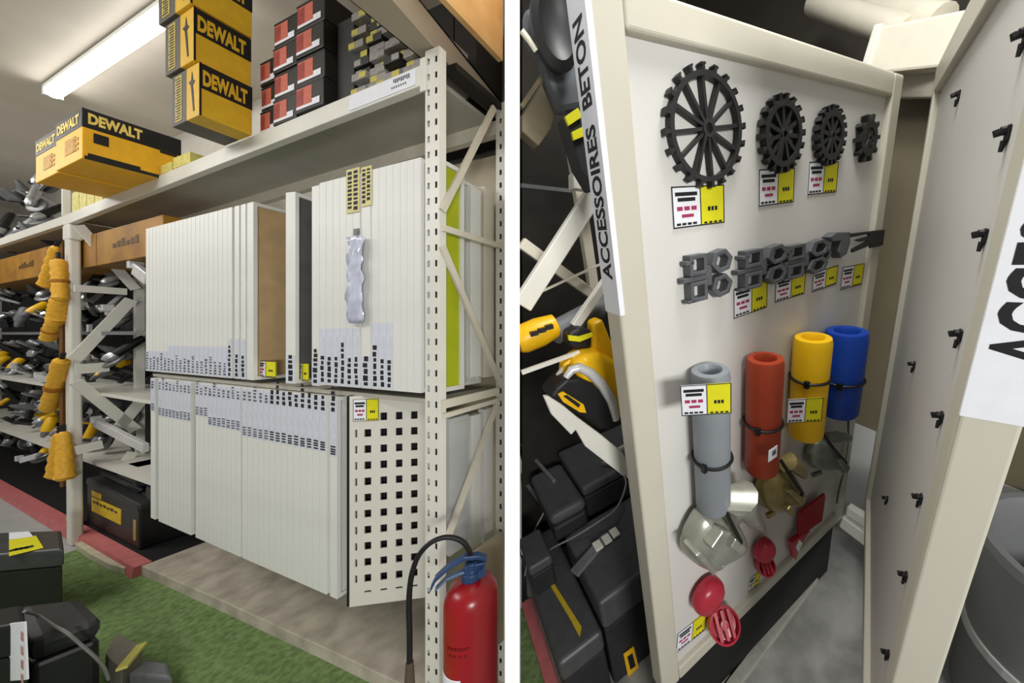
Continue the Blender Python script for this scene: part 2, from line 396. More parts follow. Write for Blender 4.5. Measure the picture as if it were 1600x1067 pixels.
def panel(u, z0, hgt, tk, label, group=None, board=None, rot=0, top=False, sheet=.10, dark=1, pr_mat=None, v0=0):
    t = thing('sample_board', label, 'sample board', ML @ Tr(-u, v0, z0) @ Rz(rot), group)
    dp_ = .095 if board == green_sheet else PD
    key = (round(tk, 4), hgt, dp_)
    if key not in FRM:
        fr, bd = panel_meshes(tk, hgt, dp_)
        FRM[key] = (fr.mesh('frame', panel_white), {}, bd)
    fm, bms, bd = FRM[key]
    o = bpy.data.objects.new('frame', fm); col.objects.link(o); o.parent = t
    bm_ = board or panel_white
    if bm_.name not in bms: bms[bm_.name] = bd.mesh('board', bm_)
    o = bpy.data.objects.new('board', bms[bm_.name]); col.objects.link(o); o.parent = t
    if sheet:
        a_, b_ = film(top, tk, sheet, dark, 0)
        s_ = a_.build('paper_label', paper_blue, t); b_.build('print', pr_mat or (grey_ink if dark < 50 else ink), s_)
    return t
# upper row: tight group on the left
ulist = []
for i in range(20): ulist.append((2.395-i*.0478, .0445, dict(sheet=.16 if i > 5 else .125, dark=i)))
for i, px in enumerate((359, 370, 380)): ulist.append((-L(px, 585, y=0).x, .043, dict(sheet=.2, dark=60+i)))
ulist.append((-L(391, 588, y=0).x, .056, dict(sheet=0, board=wood_sheet, rot=0)))
ulist.append((-L(452, 592, y=0).x, .054, dict(sheet=.13, board=dark_sheet, rot=.16, dark=70)))
xs_ = [487, 499, 509.5, 520.5, 531, 541, 551.5, 562.5]
for i in range(7): ulist.append((None, (xs_[i], xs_[i+1]), dict(sheet=.24 if i else .11, dark=80+i)))
xs2 = [564.5, 579]; ulist.append((None, (564.5, 579), dict(sheet=.13, dark=91)))
xs3 = [580.5, 592, 603.5, 614, 625.5, 636, 646.5]
for i in range(6): ulist.append((None, (xs3[i], xs3[i+1]), dict(sheet=.26 if i < 3 else 0, dark=100+i)))
ulist.append((None, (646.5, 657.5), dict(sheet=0)))
ulist.append((.062, .046, dict(sheet=0, board=green_sheet)))
PDG = .10
special = {23: 'white framed panel with wood coloured board standing open in the upper row', 24: 'white framed panel with dark grey board standing open in the upper row',
           len(ulist)-1: 'white framed panel with lime green board right behind the slotted end post'}
for i, (u, tk, kw) in enumerate(ulist):
    if u is None:
        x0 = L(tk[0], 600, y=0).x; x1 = L(tk[1], 600, y=0).x; u = -(x0+x1)/2; tk = round((x1-x0)*.94, 4)
    nm = special.get(i)
    if not nm:
        if i < 23: nm = 'white display panel, %s from the left end of the upper row' % ORD[i]
        elif i < 32: nm = 'white upper panel, %s to the right of the open dark grey one' % ORD[i-25]
        else: nm = 'white upper panel, %s counting right from the crumpled film' % ORD[i-32]
    if i == 24: u += -.01
    panel(u, 1.28 if i < 26 else 1.287, .852, tk, nm, 'display panels of the upper row', v0=.0 if i != len(ulist)-1 else .035, **kw)
# lower row
llist = [(-L(239, 600, y=0).x, .06, dict(sheet=.2, dark=2))]
for i in range(9): llist.append((2.225-i*.0445, .041, dict(sheet=.22, dark=i+3)))
n0 = 10
for i in range(10): llist.append((1.775-i*.0462, .0435, dict(sheet=.22 if i > 2 else .18, dark=20+i)))
x_ = 1.30
for i in range(14): llist.append((x_-i*.0478, .0445, dict(sheet=.24, dark=34+i if i < 5 else 54+i)))
llist.append((-L(521, 650, y=0).x, .047, dict(sheet=.25, dark=64)))
for i, (u, tk, kw) in enumerate(llist):
    if i < n0: nm = 'white display panel, %s from the left end of the lower row' % ORD[i]
    elif i < 20: nm = 'white lower panel, %s to the right of the wide gap' % ORD[i-10]
    else: nm = 'white lower panel, %s to the left of the perforated panel' % ORD[34-i]
    panel(u, .41, .83, tk, nm, 'display panels of the lower row', top=True, **kw)
# price tags at the foot of the open panels
def shelf_tag(name, label, M, w_, h_, rows=4, pink_=False):
    t = thing(name, label, 'price tag', M)
    mb = MB(); mb.box(0, w_*.52, -.0015, 0, 0, h_); mb.build('white_field', paper, t)
    mb = MB(); mb.box(w_*.52, w_, -.0015, 0, 0, h_); mb.build('yellow_field', tag_yellow, t)
    pr_ = MB(); r = random.Random(len(label)); z = h_*.86; e = w_*.018
    for k, (x0, x1) in enumerate(((.06, .46), (.1, .42))): pr_.box(w_*x0, w_*x1, -.0022, -.0015, z-h_*.09, z); z -= h_*.13
    for k in range(4): pr_.box(w_*(.06+.1*k), w_*(.06+.1*k+.075), -.0022, -.0015, h_*.06, h_*.12)
    for k in range(3): pr_.box(w_*(.66+.07*k), w_*(.66+.07*k+.05), -.0022, -.0015, h_*.36, h_*.47)
    for k in range(4): pr_.box(w_*(.58+.1*k), w_*(.58+.1*k+.06), -.0022, -.0015, h_*.04, h_*.09)
    for x0, x1, z0, z1 in ((0, w_, 0, e), (0, w_, h_-e, h_), (0, e, 0, h_), (w_-e, w_, 0, h_), (w_*.52-e/2, w_*.52+e/2, 0, h_)): pr_.box(x0, x1, -.0022, -.0015, z0, z1)
    pr_.build('print', ink, t)
    pr_ = MB()
    for k in range(3): pr_.box(w_*(.08+.13*k), w_*(.08+.13*k+.1), -.0022, -.0015, h_*.42, h_*.52)
    pr_.box(w_*.16, w_*.38, -.0022, -.0015, h_*.25, h_*.33); pr_.build('pink_print', red_ink, t, None)
    return t
p_ = L(399, 588, y=.03); q_ = L(432, 588, y=.03); h_ = abs(L(420, 562, y=.03).z-L(420, 588, y=.03).z)
shelf_tag('price_tag', 'white and yellow price tag at the foot of the open wood coloured panel', ML @ Tr(p_.x, .03, p_.z), q_.x-p_.x, h_)
p_ = L(462, 594, y=.03); q_ = L(483, 594, y=.03)
shelf_tag('price_tag', 'white and yellow price tag at the foot of the open dark grey panel', ML @ Tr(p_.x, .03, p_.z), q_.x-p_.x, h_)
# crumpled film and yellow notes on the upper row
def strip(px0, px1, py0, py1): 
    a_ = L(px0, py0, y=-.004); b_ = L(px1, py1, y=-.004); return a_.x, b_.x, b_.z, a_.z
mb = MB(); r = random.Random(3); x0, x1, z0, z1 = strip(549, 573, 372, 505); nu, nv = 6, 18
mb.raw([(x0+(x1-x0)*(i/nu)+.006*math.sin(j*.9+i), -.008-.012*abs(math.sin(i*1.9+j*.8))-r.uniform(0, .006), z0+(z1-z0)*j/nv) for j in range(nv+1) for i in range(nu+1)],
       [(j*(nu+1)+i, j*(nu+1)+i+1, (j+1)*(nu+1)+i+1, (j+1)*(nu+1)+i) for j in range(nv) for i in range(nu)])
o = mb.build('plastic_film', mat('shiny_film', (214, 218, 238), .15, var=.15, scale=18, spec=.8), M=ML, smooth=True)
m_ = o.modifiers.new('solid', 'SOLIDIFY'); m_.thickness = .001
tag(o, 'crumpled shiny clear film hanging on the white panel edges in the upper row', 'plastic film')
for k, (bx, lab) in enumerate([((541, 561, 266, 330), 'pale yellow handwritten note high on the panel edges, the left of two'), ((564, 580, 262, 320), 'pale yellow handwritten note high on the panel edges, the right of two')]):
    x0, x1, z0, z1 = strip(*bx); mb = MB(); mb.box(x0, x1, -.0035, -.0022, z0, z1)
    t = tag(mb.build('paper_note', mat('note_yellow', (226, 216, 150), .7), M=ML), lab, 'note', 'yellow notes on the panels')
    mb = MB(); r = random.Random(k)
    for c in range(2):
        z = z1-.01
        while z > z0+.015:
            hh = r.uniform(.006, .014); xx = x0+(x1-x0)*(.12+.46*c); mb.box(xx, xx+(x1-x0)*.3, -.0045, -.0036, z-hh, z); z -= hh+.007
    mb.build('print', ink, t)
x0, x1, z0, z1 = strip(553, 561, 358, 386); mb = MB(); mb.box(x0, x1, -.007, -.0022, z0, z1)
mb.box(x0+.004, x1-.004, -.009, -.006, z0+.01, z1-.01)
tag(mb.build('latch', grey_plastic, M=ML, bevel=.002), 'small grey metal latch above the crumpled film in the upper row', 'latch')

# perforated panel turned outwards
pa = L(546, 940, y=-.004); ang = -math.atan2(.142, .231)
c1 = L(663, 928, y=.133)
ang = math.atan2(c1.y-pa.y, c1.x-pa.x); wdt = .30; H_ = .845
t = thing('perforated_panel', 'white steel panel punched with rows of square holes, turned outwards beside the slotted post', 'display panel', ML @ Tr(pa.x, pa.y, .405) @ Rz(ang))
sc_ = (c1-pa).length/(663-549)
xs = [.0]; zs = [.0]; holes = set()
def px2x(p): return max(0, (p-546)*sc_*1.0)
cx = [px2x(v) for v in (573, 597, 620.5, 644, 667.5)]
xs += [px2x(554), px2x(557.5)]
for c in cx: xs += [c-.0125, c+.0125]
xs.append(wdt)
zr = [.108+.0652*k for k in range(11)]
zs += [.05, .058]
for z in zr: zs += [z-.0155, z+.0155]
zs.append(H_)
for i in range(5):
    holes.add((3+2*i, 1))
    for j in range(11):
        if i == 0 and j == 10: continue
        holes.add((3+2*i, 3+2*j))
for j in range(11): holes.add((1, 3+2*j))
mb = MB(); mb.plate(xs, zs, holes, 0, .006); mb.box(0, .006, .006, .04, 0, H_); mb.box(0, wdt, .006, .04, 0, .01); mb.box(0, wdt, .006, .04, H_-.01, H_)
mb.build('perforated_sheet', mat('perforated_white', (220, 216, 206), .45, var=.03, scale=4), t)
mb = MB(); mb.box(.008, wdt-.002, .036, .041, .012, H_-.012); mb.build('backing_board', dark_void, t)
mb = MB(); mb.box(-.012, -.001, .004, .045, .0, H_-.0); mb.build('gap_shade', dark_void, t)  # black strip stands in for the shaded gap beside the panel
w_ = px2x(590)-px2x(552)
shelf_tag('price_tag', 'white and yellow price tag at the top of the perforated panel', ML @ Tr(pa.x, pa.y, .405) @ Rz(ang) @ Tr(px2x(552), -.001, H_-.1), w_, .088)
# white and grey sheets stored behind the end frame
for k, (px0, py0, px1, py1, m_, lab) in enumerate([
        (736, 290, 752, 590, panel_white, 'off white upright board behind the lime green one'), (757, 290, 772, 590, cream_metal, 'cream upright bar behind the end frame of the rack, upper level'),
        (703, 655, 732, 870, taupe_light, 'pale grey upright sheet behind the end frame, lower level'), (737, 650, 752, 860, panel_white, 'white upright board behind the end frame, lower level'),
        (757, 640, 771, 850, panel_white, 'white upright bar nearest the rear post, lower level')]):
    a_ = L(px0, py0, x=-.05); b_ = L(px1, py0, x=-.05); c_ = L(px0, py1, x=-.05)
    mb = MB(); mb.box(-.085, -.05, a_.y, b_.y, max(c_.z, .42), a_.z)
    if k == 2: mb.box(-.05, -.048, a_.y+.01, b_.y-.01, c_.z+.03, a_.z-.02)
    tag(mb.build('board', m_, M=ML, bevel=.002), lab, 'board')
mb = MB(); mb.box(-.4, xw(.372), .36, .372, .0, 2.33); tag(mb.build('back_panel', mat('beige_panel', (192, 180, 156), .6, var=.04, scale=3), M=ML), 'tall beige back panel closing the rack end behind the upright boards', 'panel')
a_ = L(738, 862, y=.10); b_ = L(789, 820, y=.25)
mb = MB(); p8 = [L(737, 1050, x=.035), L(787, 1000, x=.035), L(787, 832, x=.035), L(737, 868, x=.035)]
mb.raw([tuple(v) for v in p8]+[(v.x-.02, v.y, v.z) for v in p8], [(0, 1, 2, 3), (7, 6, 5, 4), (0, 4, 5, 1), (1, 5, 6, 2), (2, 6, 7, 3), (3, 7, 4, 0)])
tag(mb.build('side_board', mat('beige_side', (196, 184, 160), .6, var=.05, scale=3), M=ML), 'beige side board with sloping top edge behind the fire extinguisher', 'board')
# loft over the rack: painted beam and plywood
mb = MB(); pts = [L(575, 20, z=2.52), L(665, 20, z=2.52)]
mb.hexa([(-.125, -.45, 2.52), (.055, -.45, 2.52), (min(.055, xw(.45)), .45, 2.52), (-.125, .45, 2.52), (-.125, -.45, 2.62), (.055, -.45, 2.62), (min(.055, xw(.45)), .45, 2.62), (-.125, .45, 2.62)])
struct(mb.build('trim_3', beam_m, M=ML))
mb = MB(); mb.box(.035, .058, -.45, .23, 2.622, 3.29); struct(mb.build('trim_4', ply, M=ML))

# ------------------------------------------------------------------ cartons on top of the rack
def flat_carton(label, u0, u1, z0, v0, v1, hh, big):
    """yellow carton with a black band round the top; long side faces the rack end"""
    t = thing('tool_carton', label, 'carton', ML @ Tr(-u0, v0, z0), 'flat yellow tool cartons')
    w_ = u1-u0; dp = v1-v0
    mb = MB(); mb.box(-w_, 0, 0, dp, 0, hh); mb.build('carton_body', carton_yellow, t, bevel=.004)
    mb = MB(); mb.box(-w_-.0015, .0015, -.0015, dp+.0015, hh*.62, hh+.0015); mb.build('black_band', carton_black, t, bevel=.004)
    Ts = Tr(.0035, 0, 0) @ Rz(PI/2)                     # side facing the rack end: x runs into the depth
    mb = MB(); put_text(mb, 'DEWALT', Ts @ ST(dp*.05, 0, hh*.71, dp*.52, hh*.22), .05)
    put_text(mb, 'DEWALT', ST(-w_*.92, -.003, hh*.70, w_*.84, hh*.2), .05)
    mb.build('lettering', letter_cream, t)
    if big:
        mb = MB(); mb.box(.0008, .002, dp*.1, dp*.24, hh*.36, hh*.56); mb.box(.0008, .002, dp*.02, dp*.98, 0, hh*.07); mb.box(.0008, .002, dp*.05, dp*.55, hh*.07, hh*.13)
        mb.box(.0008, .002, dp*.76, dp*.95, hh*.57, hh*.62); mb.build('printed_panels', carton_black, t)
    mb = MB(); mb.box(-w_*.62, -w_*.22, -.0018, -.0006, hh*.2, hh*.5)
    for k in range(3): mb.box(-w_*.3, -w_*.12, -.0018, -.0006, hh*(.2+.1*k), hh*(.25+.1*k))
    mb.build('picture', mat('carton_shade', (214, 156, 40), .6, var=.2, scale=50), t)
zb = zt(-2.6)+.001
flat_carton('flat yellow and black carton overhanging the shelf, the larger one at the front', 2.234, 2.634, zb-.008, -.233, .076, .262, True)
flat_carton('narrow flat yellow and black carton tucked against the left of the larger flat carton', 2.640, 3.03, zb-.012, -.227, .076, .25, False)
def tall_carton(label, u0, u1, z0, v0, v1, hh, part=1):
    t = thing('tool_carton', label, 'carton', ML @ Tr(-u0, v0, z0), 'stack of tall tool cartons')
    w_ = u1-u0; dp = v1-v0
    mb = MB(); mb.box(-w_*.46, 0, 0, dp, 0, hh); mb.build('carton_body', carton_gold, t, bevel=.003)
    mb = MB(); mb.box(-w_, -w_*.46, 0, dp, 0, hh); mb.build('grey_half', carton_grey, t, bevel=.003)
    mb = MB(); mb.box(.0003, .0016, .002, dp, hh*.52, hh*.99); mb.box(.0003, .0016, .0, .006, 0, hh); mb.build('black_band', carton_black, t)
    Ts = Tr(.0022, 0, 0) @ Rz(PI/2)
    mb = MB(); put_text(mb, 'DEWALT', Ts @ ST(dp*.06, 0, hh*.58, dp*.84, hh*.3), .04); mb.build('lettering', carton_gold, t)
    mb = MB(); mb.box(-w_*.86, -w_*.62, -.0015, -.0003, hh*.06, hh*.94); mb.build('text_panel', mat('carton_pale', (214, 190, 90), .6, var=.2, scale=90), t)
    mb = MB()
    for k in range(16): mb.box(-w_*.84+w_*.2*((k*7 % 5)/20), -w_*.66, -.0022, -.0015, hh*(.09+.052*k), hh*(.115+.052*k))
    mb.ext([(-w_*.2, hh*.12), (-w_*.16, hh*.12), (-w_*.2, hh*.5), (-w_*.22, hh*.62), (-w_*.14, hh*.68), (-w_*.2, hh*.72), (-w_*.24, hh*.88), (-w_*.27, hh*.72), (-w_*.36, hh*.7), (-w_*.28, hh*.62)], -.0015, -.0003)
    mb.build('print', carton_black, t)
z0 = zt(-1.3)+.001
for k in range(3):
    tall_carton(['lowest tall yellow carton of the stack overhanging the shelf, left of the black cartons', 'middle tall yellow carton of the stack beside the black cartons',
                 'topmost tall yellow carton of the stack, cut by the top of the view'][k], 1.222+.01*(k % 2), 1.477+.025*k, z0+.2315*k, -.162-.012*k, -.004, .23)
# black cartons with orange labels
def black_carton(label, u0, w_, z0, hh, dp, v0, g=True, dim=False):
    t = thing('black_carton', label, 'carton', ML @ Tr(-u0, v0, z0), 'black cartons with orange labels')
    mb = MB(); mb.box(0, w_, 0, dp, 0, hh); mb.build('carton_body', carton_black, t, bevel=.003)
    mb = MB(); mb.box(w_*.05, w_*.6, -.0015, -.0002, hh*.2, hh*.86); s_ = mb.build('orange_label', label_orange, t)
    mb = MB(); mb.box(w_*.06, w_*.3, -.0022, -.0015, hh*.25, hh*.8); mb.build('label_picture', mat('label_red', (168, 60, 50), .6, var=.2, scale=70), s_)
    mb = MB(); mb.box(w_*.05, w_*.88, -.002, -.0015, hh*.1, hh*.2); mb.box(w_*.62, w_*.88, -.0022, -.0012, hh*.12, hh*.33); mb.build('barcode_label', paper, t)
    mb = MB(); mb.box(w_*.0, w_, -.001, dp, hh*.93, hh*.96); mb.build('lid_edge', dark_plastic, t)
cols_ = [(1.215, .15, 3, .02, 'left'), (1.055, .19, 4, .0, 'middle'), (.855, .205, 4, -.01, 'right')]
for u0, w_, n_, v0, nm in cols_:
    for k in range(n_):
        black_carton('black carton with orange label, %s from the bottom of the %s column on the shelf' % (ORD[k], nm), u0, w_-.006, zt(-u0+.2)+.001+.119*k, .116, .26, v0+.004*(k % 2))
mb = MB(); mb.box(-.64, -.53, .03, .3, zt(-.53)+.001, zt(-.53)+.36); tag(mb.build('black_carton', carton_black, M=ML, bevel=.003), 'plain black carton between the orange labelled cartons and the small grey cartons', 'carton')
mb = MB(); mb.box(-.064, -.0, .06, .29, zt(0)+.001, zt(0)+.028); tag(mb.build('black_carton', carton_black, M=ML, bevel=.002), 'flat black block filling the dark gap under the loft beam behind the slotted post', 'carton')  # block added to stand in for the dark gap below the beam
for k in range(4):  # dark blocks added so the back of the shelf looks deep in shade
    mb = MB(); x0 = -1.2+.29*k; mb.box(x0, x0+(.285 if k < 3 else .14), .335, .50, zt(x0)-.01, zt(x0)+.66-.06*(k % 2))
    tag(mb.build('shade_block', mat('shade_block', (34, 30, 26), .7), M=ML, bevel=.004), 'large dark block added to darken the back of the shelf, %s from the left' % ORD[k], 'carton', 'dark blocks added at the back')
# small grey and yellow cartons
sg = mat('small_carton_grey', (150, 146, 142), .55, var=.12, scale=40); sy = mat('small_carton_yellow', (196, 184, 84), .55, var=.1, scale=40)
r = random.Random(11); us = [.515, .415, .31, .205]
for c in range(4):
    z = zt(-us[c]+.09)+.001
    for k in range(11 if c < 2 else 9 if c < 3 else 7):
        hh = .0305; w_ = .088; off = r.uniform(-.006, .006)
        t = thing('small_carton', 'small grey and yellow carton, %s from the bottom of the %s small-carton column' % (ORD[k], ['leftmost', 'second', 'third', 'rightmost'][c]), 'carton',
                  ML @ Tr(-us[c]+off, .0+r.uniform(0, .02)+.02*(k % 2), z), 'small grey and yellow cartons')
        mb = MB(); mb.box(0, w_, 0, .2, 0, hh-.001); mb.build('carton_body', [sg, sg, carton_black][r.randrange(3)] if k else sg, t, bevel=.0015)
        mb = MB(); x0 = w_*.55 if r.random() < .6 else 0; mb.box(x0, x0+w_*.45, -.0012, -.0001, .003, hh-.004); mb.build('label', [sy, sy, sg][r.randrange(3)], t)
        z += hh
# small pale yellow cartons lying at the shelf edge
def small_box(label, u0, u1, v0, v1, hh, m_, name='small_carton'):
    mb = MB(); z = max(zt(-u0), zt(-u1))+.001; mb.box(-u1, -u0, v0, v1, z, z+hh)
    return tag(mb.build(name, m_, M=ML, bevel=.002), label, 'carton')
pale_y = mat('pale_yellow_carton', (226, 214, 120), .6, var=.12, scale=30)
small_box('pale yellow small carton on the shelf edge below the tall carton stack', 1.86, 2.06, .0, .12, .06, pale_y)
small_box('pale yellow small carton squeezed beside the flat yellow carton', 2.08, 2.22, .0, .12, .05, pale_y)
for k in range(4): small_box('pale yellow upright carton right of the rack post end, %s from the right' % ORD[k], 3.15+.15*k, 3.285+.15*k, .01, .2, .15, pale_y)
# tools and cases left on the shelf beyond the post
r = random.Random(5)
mb = MB(); mb.bar((-3.86, .01, zt(-3.85)), (-3.86, .01, zt(-3.85)+.2), .03, .03, up=(0, 1, 0)); mb.build('post_top', white_metal, rack)

# ------------------------------------------------------------------ cordless tools
def drill(label, M, group, body, sz=1.0):
    t = thing('cordless_tool', label, 'tool', M @ Matrix.Scale(sz, 4), group)
    mb = MB(); mb.tube([(-.085, 0, .06), (-.07, 0, .06), (.02, 0, .06), (.06, 0, .06)], [.026, .036, .036, .028], 10); mb.build('motor_body', body, t, smooth=True)
    mb = MB(); mb.tube([(.06, 0, .06), (.085, 0, .06), (.115, 0, .06)], [.024, .022, .01], 10); mb.build('chuck', grey_plastic, t, smooth=True)
    mb = MB(); mb.hexa([(-.045, -.018, -.07), (-.01, -.018, -.07), (-.01, .018, -.07), (-.045, .018, -.07), (-.035, -.02, .04), (.012, -.02, .04), (.012, .02, .04), (-.035, .02, .04)]); mb.build('handle', black_plastic, t, bevel=.008)
    mb = MB(); mb.box(-.075, .03, -.034, .034, -.115, -.072); b_ = mb.build('battery', black_plastic, t, bevel=.008)
    mb = MB(); mb.box(-.06, .015, -.0355, -.034, -.105, -.083); mb.build('battery_label', body, b_)
    return t
guard_grey = mat('guard_grey', (122, 123, 124), .4, .4, var=.1)
def grinder(label, M, group, body, sz=1.0):
    t = thing('angle_grinder', label, 'tool', M @ Matrix.Scale(sz, 4), group)
    mb = MB(); mb.tube([(-.15, 0, 0), (-.13, 0, 0), (0, 0, 0), (.04, 0, 0)], [.02, .026, .03, .034], 10); mb.build('motor_body', body, t, smooth=True)
    mb = MB(); mb.tube([(.04, 0, .0), (.075, 0, 0), (.105, 0, 0)], [.032, .034, .02], 10); mb.build('gear_head', silver, t, smooth=True)
    mb = MB(); mb.lathe([(.0, -.045), (.07, -.045), (.072, -.03), (.06, -.025), (0, -.02)], (.075, 0, 0), 18); mb.build('disc_guard', guard_grey, t, smooth=True)
    mb = MB(); mb.tube([(.07, -.03, 0), (.07, -.13, .01)], [.012, .015], 8); mb.build('side_handle', black_plastic, t, smooth=True)
    return t
# black pegboards and shelves behind the tools
bay = thing('tool_rack', 'black tool rack with narrow white shelves in the crowded bay left of the white panels', 'tool rack', ML @ Tr(0, 0, 0))
mb = MB()
for k in range(6): mb.box(-8.6+k*1.02, -8.6+k*1.02+1.01, .40, .42, .0, 2.28)
mb.build('black_panel', dark_void, bay)
for z in (1.52, 1.06, .52):
    mb = MB(); mb.box(-8.6, -2.46, .10, .40, z-.025, z); mb.build('tool_shelf', white_metal if z != 1.52 else grey_plastic, bay)
ob = mat('orange_board', (170, 122, 34), .6, c2=(140, 96, 24), scale=5)
for k in range(4):
    mb = MB(); mb.box(-6.8+k*1.1, -6.8+k*1.1+1.08, .06, .39, 2.0, 2.24); t = tag(mb.build('brown_carton', ob, M=ML, bevel=.004), 'ochre carton stored high under the shelf deck, %s from the left' % ORD[k], 'carton', 'ochre cartons under the shelf deck')
    mb = MB()
    for q in range(6): mb.box(-6.8+k*1.1+.3+.075*q, -6.8+k*1.1+.355+.075*q, .0585, .0598, 2.1, 2.13+.012*(q % 3))
    mb.build('print', mat('ochre_print', (84, 56, 16), .6), t)
kit = None
protos = {}
r = random.Random(21)
mbt = {'y': tool_yellow, 'b': black_plastic, 'g': grey_plastic, 's': silver, 'p': tool_yellow}
GD = 'cordless tools crowding the bay left of the rack post'
def place(kind, body, x, y, z, rot, sz, lab, grp):
    M = ML @ Tr(x, y, z) @ rot
    k = (kind, body)
    if k not in protos:
        protos[k] = (drill if kind == 'd' else grinder)(lab, M, grp, mbt[body], 1.0); o = protos[k]
        o.matrix_world = M @ Matrix.Scale(sz, 4)
    else: dup(protos[k], M @ Matrix.Scale(sz, 4), lab, grp)
LAB = {('d', 'y'): 'yellow cordless drill with black battery crowded on the tool wall left of the white panels', ('d', 'g'): 'grey cordless drill with black battery crowded on the tool wall left of the white panels',
       ('g', 'y'): 'yellow angle grinder with silver guard on the tool wall left of the white panels', ('g', 'b'): 'black angle grinder with silver guard on the tool wall left of the white panels',
       ('g', 's'): 'silver angle grinder with black side handle on the tool wall left of the white panels', ('d', 's'): 'bare metal drill with black battery on the tool wall left of the white panels'}
rows = [(1.90, 'gggsbb', 1.3), (1.66, 'yyyssgb', 1.4), (1.34, 'gsbbyb', 1.4), (1.15, 'yygbyb', 1.4), (.86, 'bgybbb', 1.4), (.66, 'yybgyb', 1.4), (.34, 'bbybgb', 1.3)]
for z, seq, sz in rows:
    px = 14
    while px < 226:
        if z == .34 and px > 120: break
        p_ = L(px, 520, y=.26)
        b = seq[r.randrange(len(seq))]
        kind = 'd' if b in 'yg' and r.random() < .6 else 'g'
        if kind == 'd' and b == 'b': kind = 'g'
        if kind == 'g' and b == 'g': b = 's'
        rot = Rz(r.uniform(-1.9, -1.0)) @ Ry(r.choice((-1, 1, .6, -.5))*r.uniform(.8, 1.4)) @ Rx(r.uniform(-.6, .6))
        place(kind, b, p_.x, .2+r.uniform(-.05, .06), z+r.uniform(-.03, .05), rot, sz*r.uniform(.52, .72), LAB[(kind, b)], LAB[(kind, b)].split(' on ')[0].split(' crowded')[0]+'s on the tool wall')
        px += r.uniform(12, 19)*(1+px/450)
# silver bars and hooks sticking out of the tool wall
for k, (p1, p2, y1, y2, wd) in enumerate([((128, 432), (222, 398), .3, .12, .045), ((122, 480), (178, 435), .12, .3, .07), ((168, 486), (196, 462), .14, .3, .07), ((30, 720), (100, 700), .1, .3, .05),
                                  ((22, 575), (70, 588), .1, .3, .05), ((140, 516), (150, 560), .2, .2, .03), ((150, 660), (228, 700), .12, .14, .06), ((212, 420), (232, 436), .1, .1, .08), ((60, 590), (98, 596), .1, .1, .05)]):
    mb = MB(); mb.bar(L(*p1, y=y1), L(*p2, y=y2), .03, wd); mb.bar(L(*p1, y=y1), L(*p1, y=y1)+Vector((0, 0, .05)), .035, wd*.8, up=(0, 1, 0))
    tag(mb.build('support_arm', chrome, M=ML, bevel=.004), 'pale metal display arm in the tool bay, %s' % ['long one sloping up towards the white panels', 'thick one under the top sloping arm', 'short one right of the crossed braces',
        'lowest one at the far left', 'one at the far left middle height', 'short upright one beside the white post', 'long one above the black battery cases', 'short one touching the white panels', 'one pointing at the hanging yellow sleeves'][k], 'display arm', 'display arms in the tool bay')
# jumble of tools on top of the shelf at the far left
for k in range(14):
    px = r.uniform(14, 84); p_ = L(px, 330, y=.14); b = 'gsbbsg'[r.randrange(6)]; kind = 'g' if b != 'g' else 'd'
    place(kind, b, p_.x, .15+r.uniform(-.06, .06), 2.45+.16*(k % 4)+r.uniform(-.03, .05), Rz(r.uniform(-1.9, -1.0)) @ Ry(r.choice((-1, 1))*r.uniform(.6, 1.4)), 1.0, LAB[(kind, b)].replace('on the tool wall left of the white panels', 'on top of the shelf at the far left').replace('crowded on top', 'on top'), 'tools piled on top of the shelf, %s' % b)
# hanging yellow sleeves beside the post
def sleeve(label, p1, p2, r1, r2, v):
    a_ = L(*p1, y=v); b_ = L(*p2, y=v); dv = b_-a_; ln = dv.length
    q = dv.to_track_quat('Z', 'Y').to_matrix().to_4x4()
    t = thing('tool_sleeve', label, 'tool sleeve', ML @ Tr(*a_) @ q, 'yellow sleeves hanging beside the post')
    mb = MB(); prof = [(r1*.5, 0), (r1*.9, ln*.04)]+[(r1+(r2-r1)*s_+(.006 if i % 2 else 0), ln*(.04+.9*s_)) for i, s_ in enumerate([k/9 for k in range(10)])]+[(r2*.7, ln)]
    mb.lathe(prof, n=12); mb.build('sleeve', hang_yellow, t, smooth=True)
    mb = MB(); mb.lathe([(r1*1.02+.004, ln*.5), (r1*1.06+.006, ln*.52), (r1*1.06+.006, ln*.56), (r1*1.02+.004, ln*.58)], n=12); mb.build('strap', mat('strap_ochre', (170, 110, 20), .6), t)
    mb = MB(); mb.tube([(0, 0, -.05), (0, 0, .01)], .012, 6); mb.build('hook', black_plastic, t)
for args in [('topmost yellow tapered sleeve leaning to the left', (88, 384), (73, 448), .045, .07, -.02), ('yellow tapered sleeve hanging close to the white post, upper part', (92, 405), (95, 470), .065, .06, -.03),
             ('long yellow sleeve hanging below the upper pair', (93, 466), (88, 500), .07, .075, -.03), ('yellow sleeve with flared end at mid height', (88, 498), (75, 530), .07, .06, -.025),
             ('yellow sleeve slanting down left below the middle of the post', (97, 560), (74, 642), .07, .06, -.03), ('orange yellow sleeve right behind the slanting one', (98, 575), (94, 640), .06, .05, .02),
             ('lowest yellow sleeve, left of a pair', (93, 676), (86, 746), .05, .07, -.02), ('lowest yellow sleeve, right of a pair', (99, 674), (102, 750), .05, .075, -.03)]:
    a5 = list(args); a5[3] *= .5; a5[4] *= .55; sleeve(*a5)
mb = MB(); mb.tube([L(97, 380, y=.0), L(97, 560, y=.0), L(98, 760, y=.0)], .012, 6); mb.tube([L(97, 380, y=.0), Vector((L(97, 380, y=.0).x, .2, 2.22))], .012, 6)
tag(mb.build('hanging_rod', mat('rod_brown', (120, 80, 40), .6), M=ML), 'thin brown rod carrying the yellow sleeves beside the white post', 'rod')
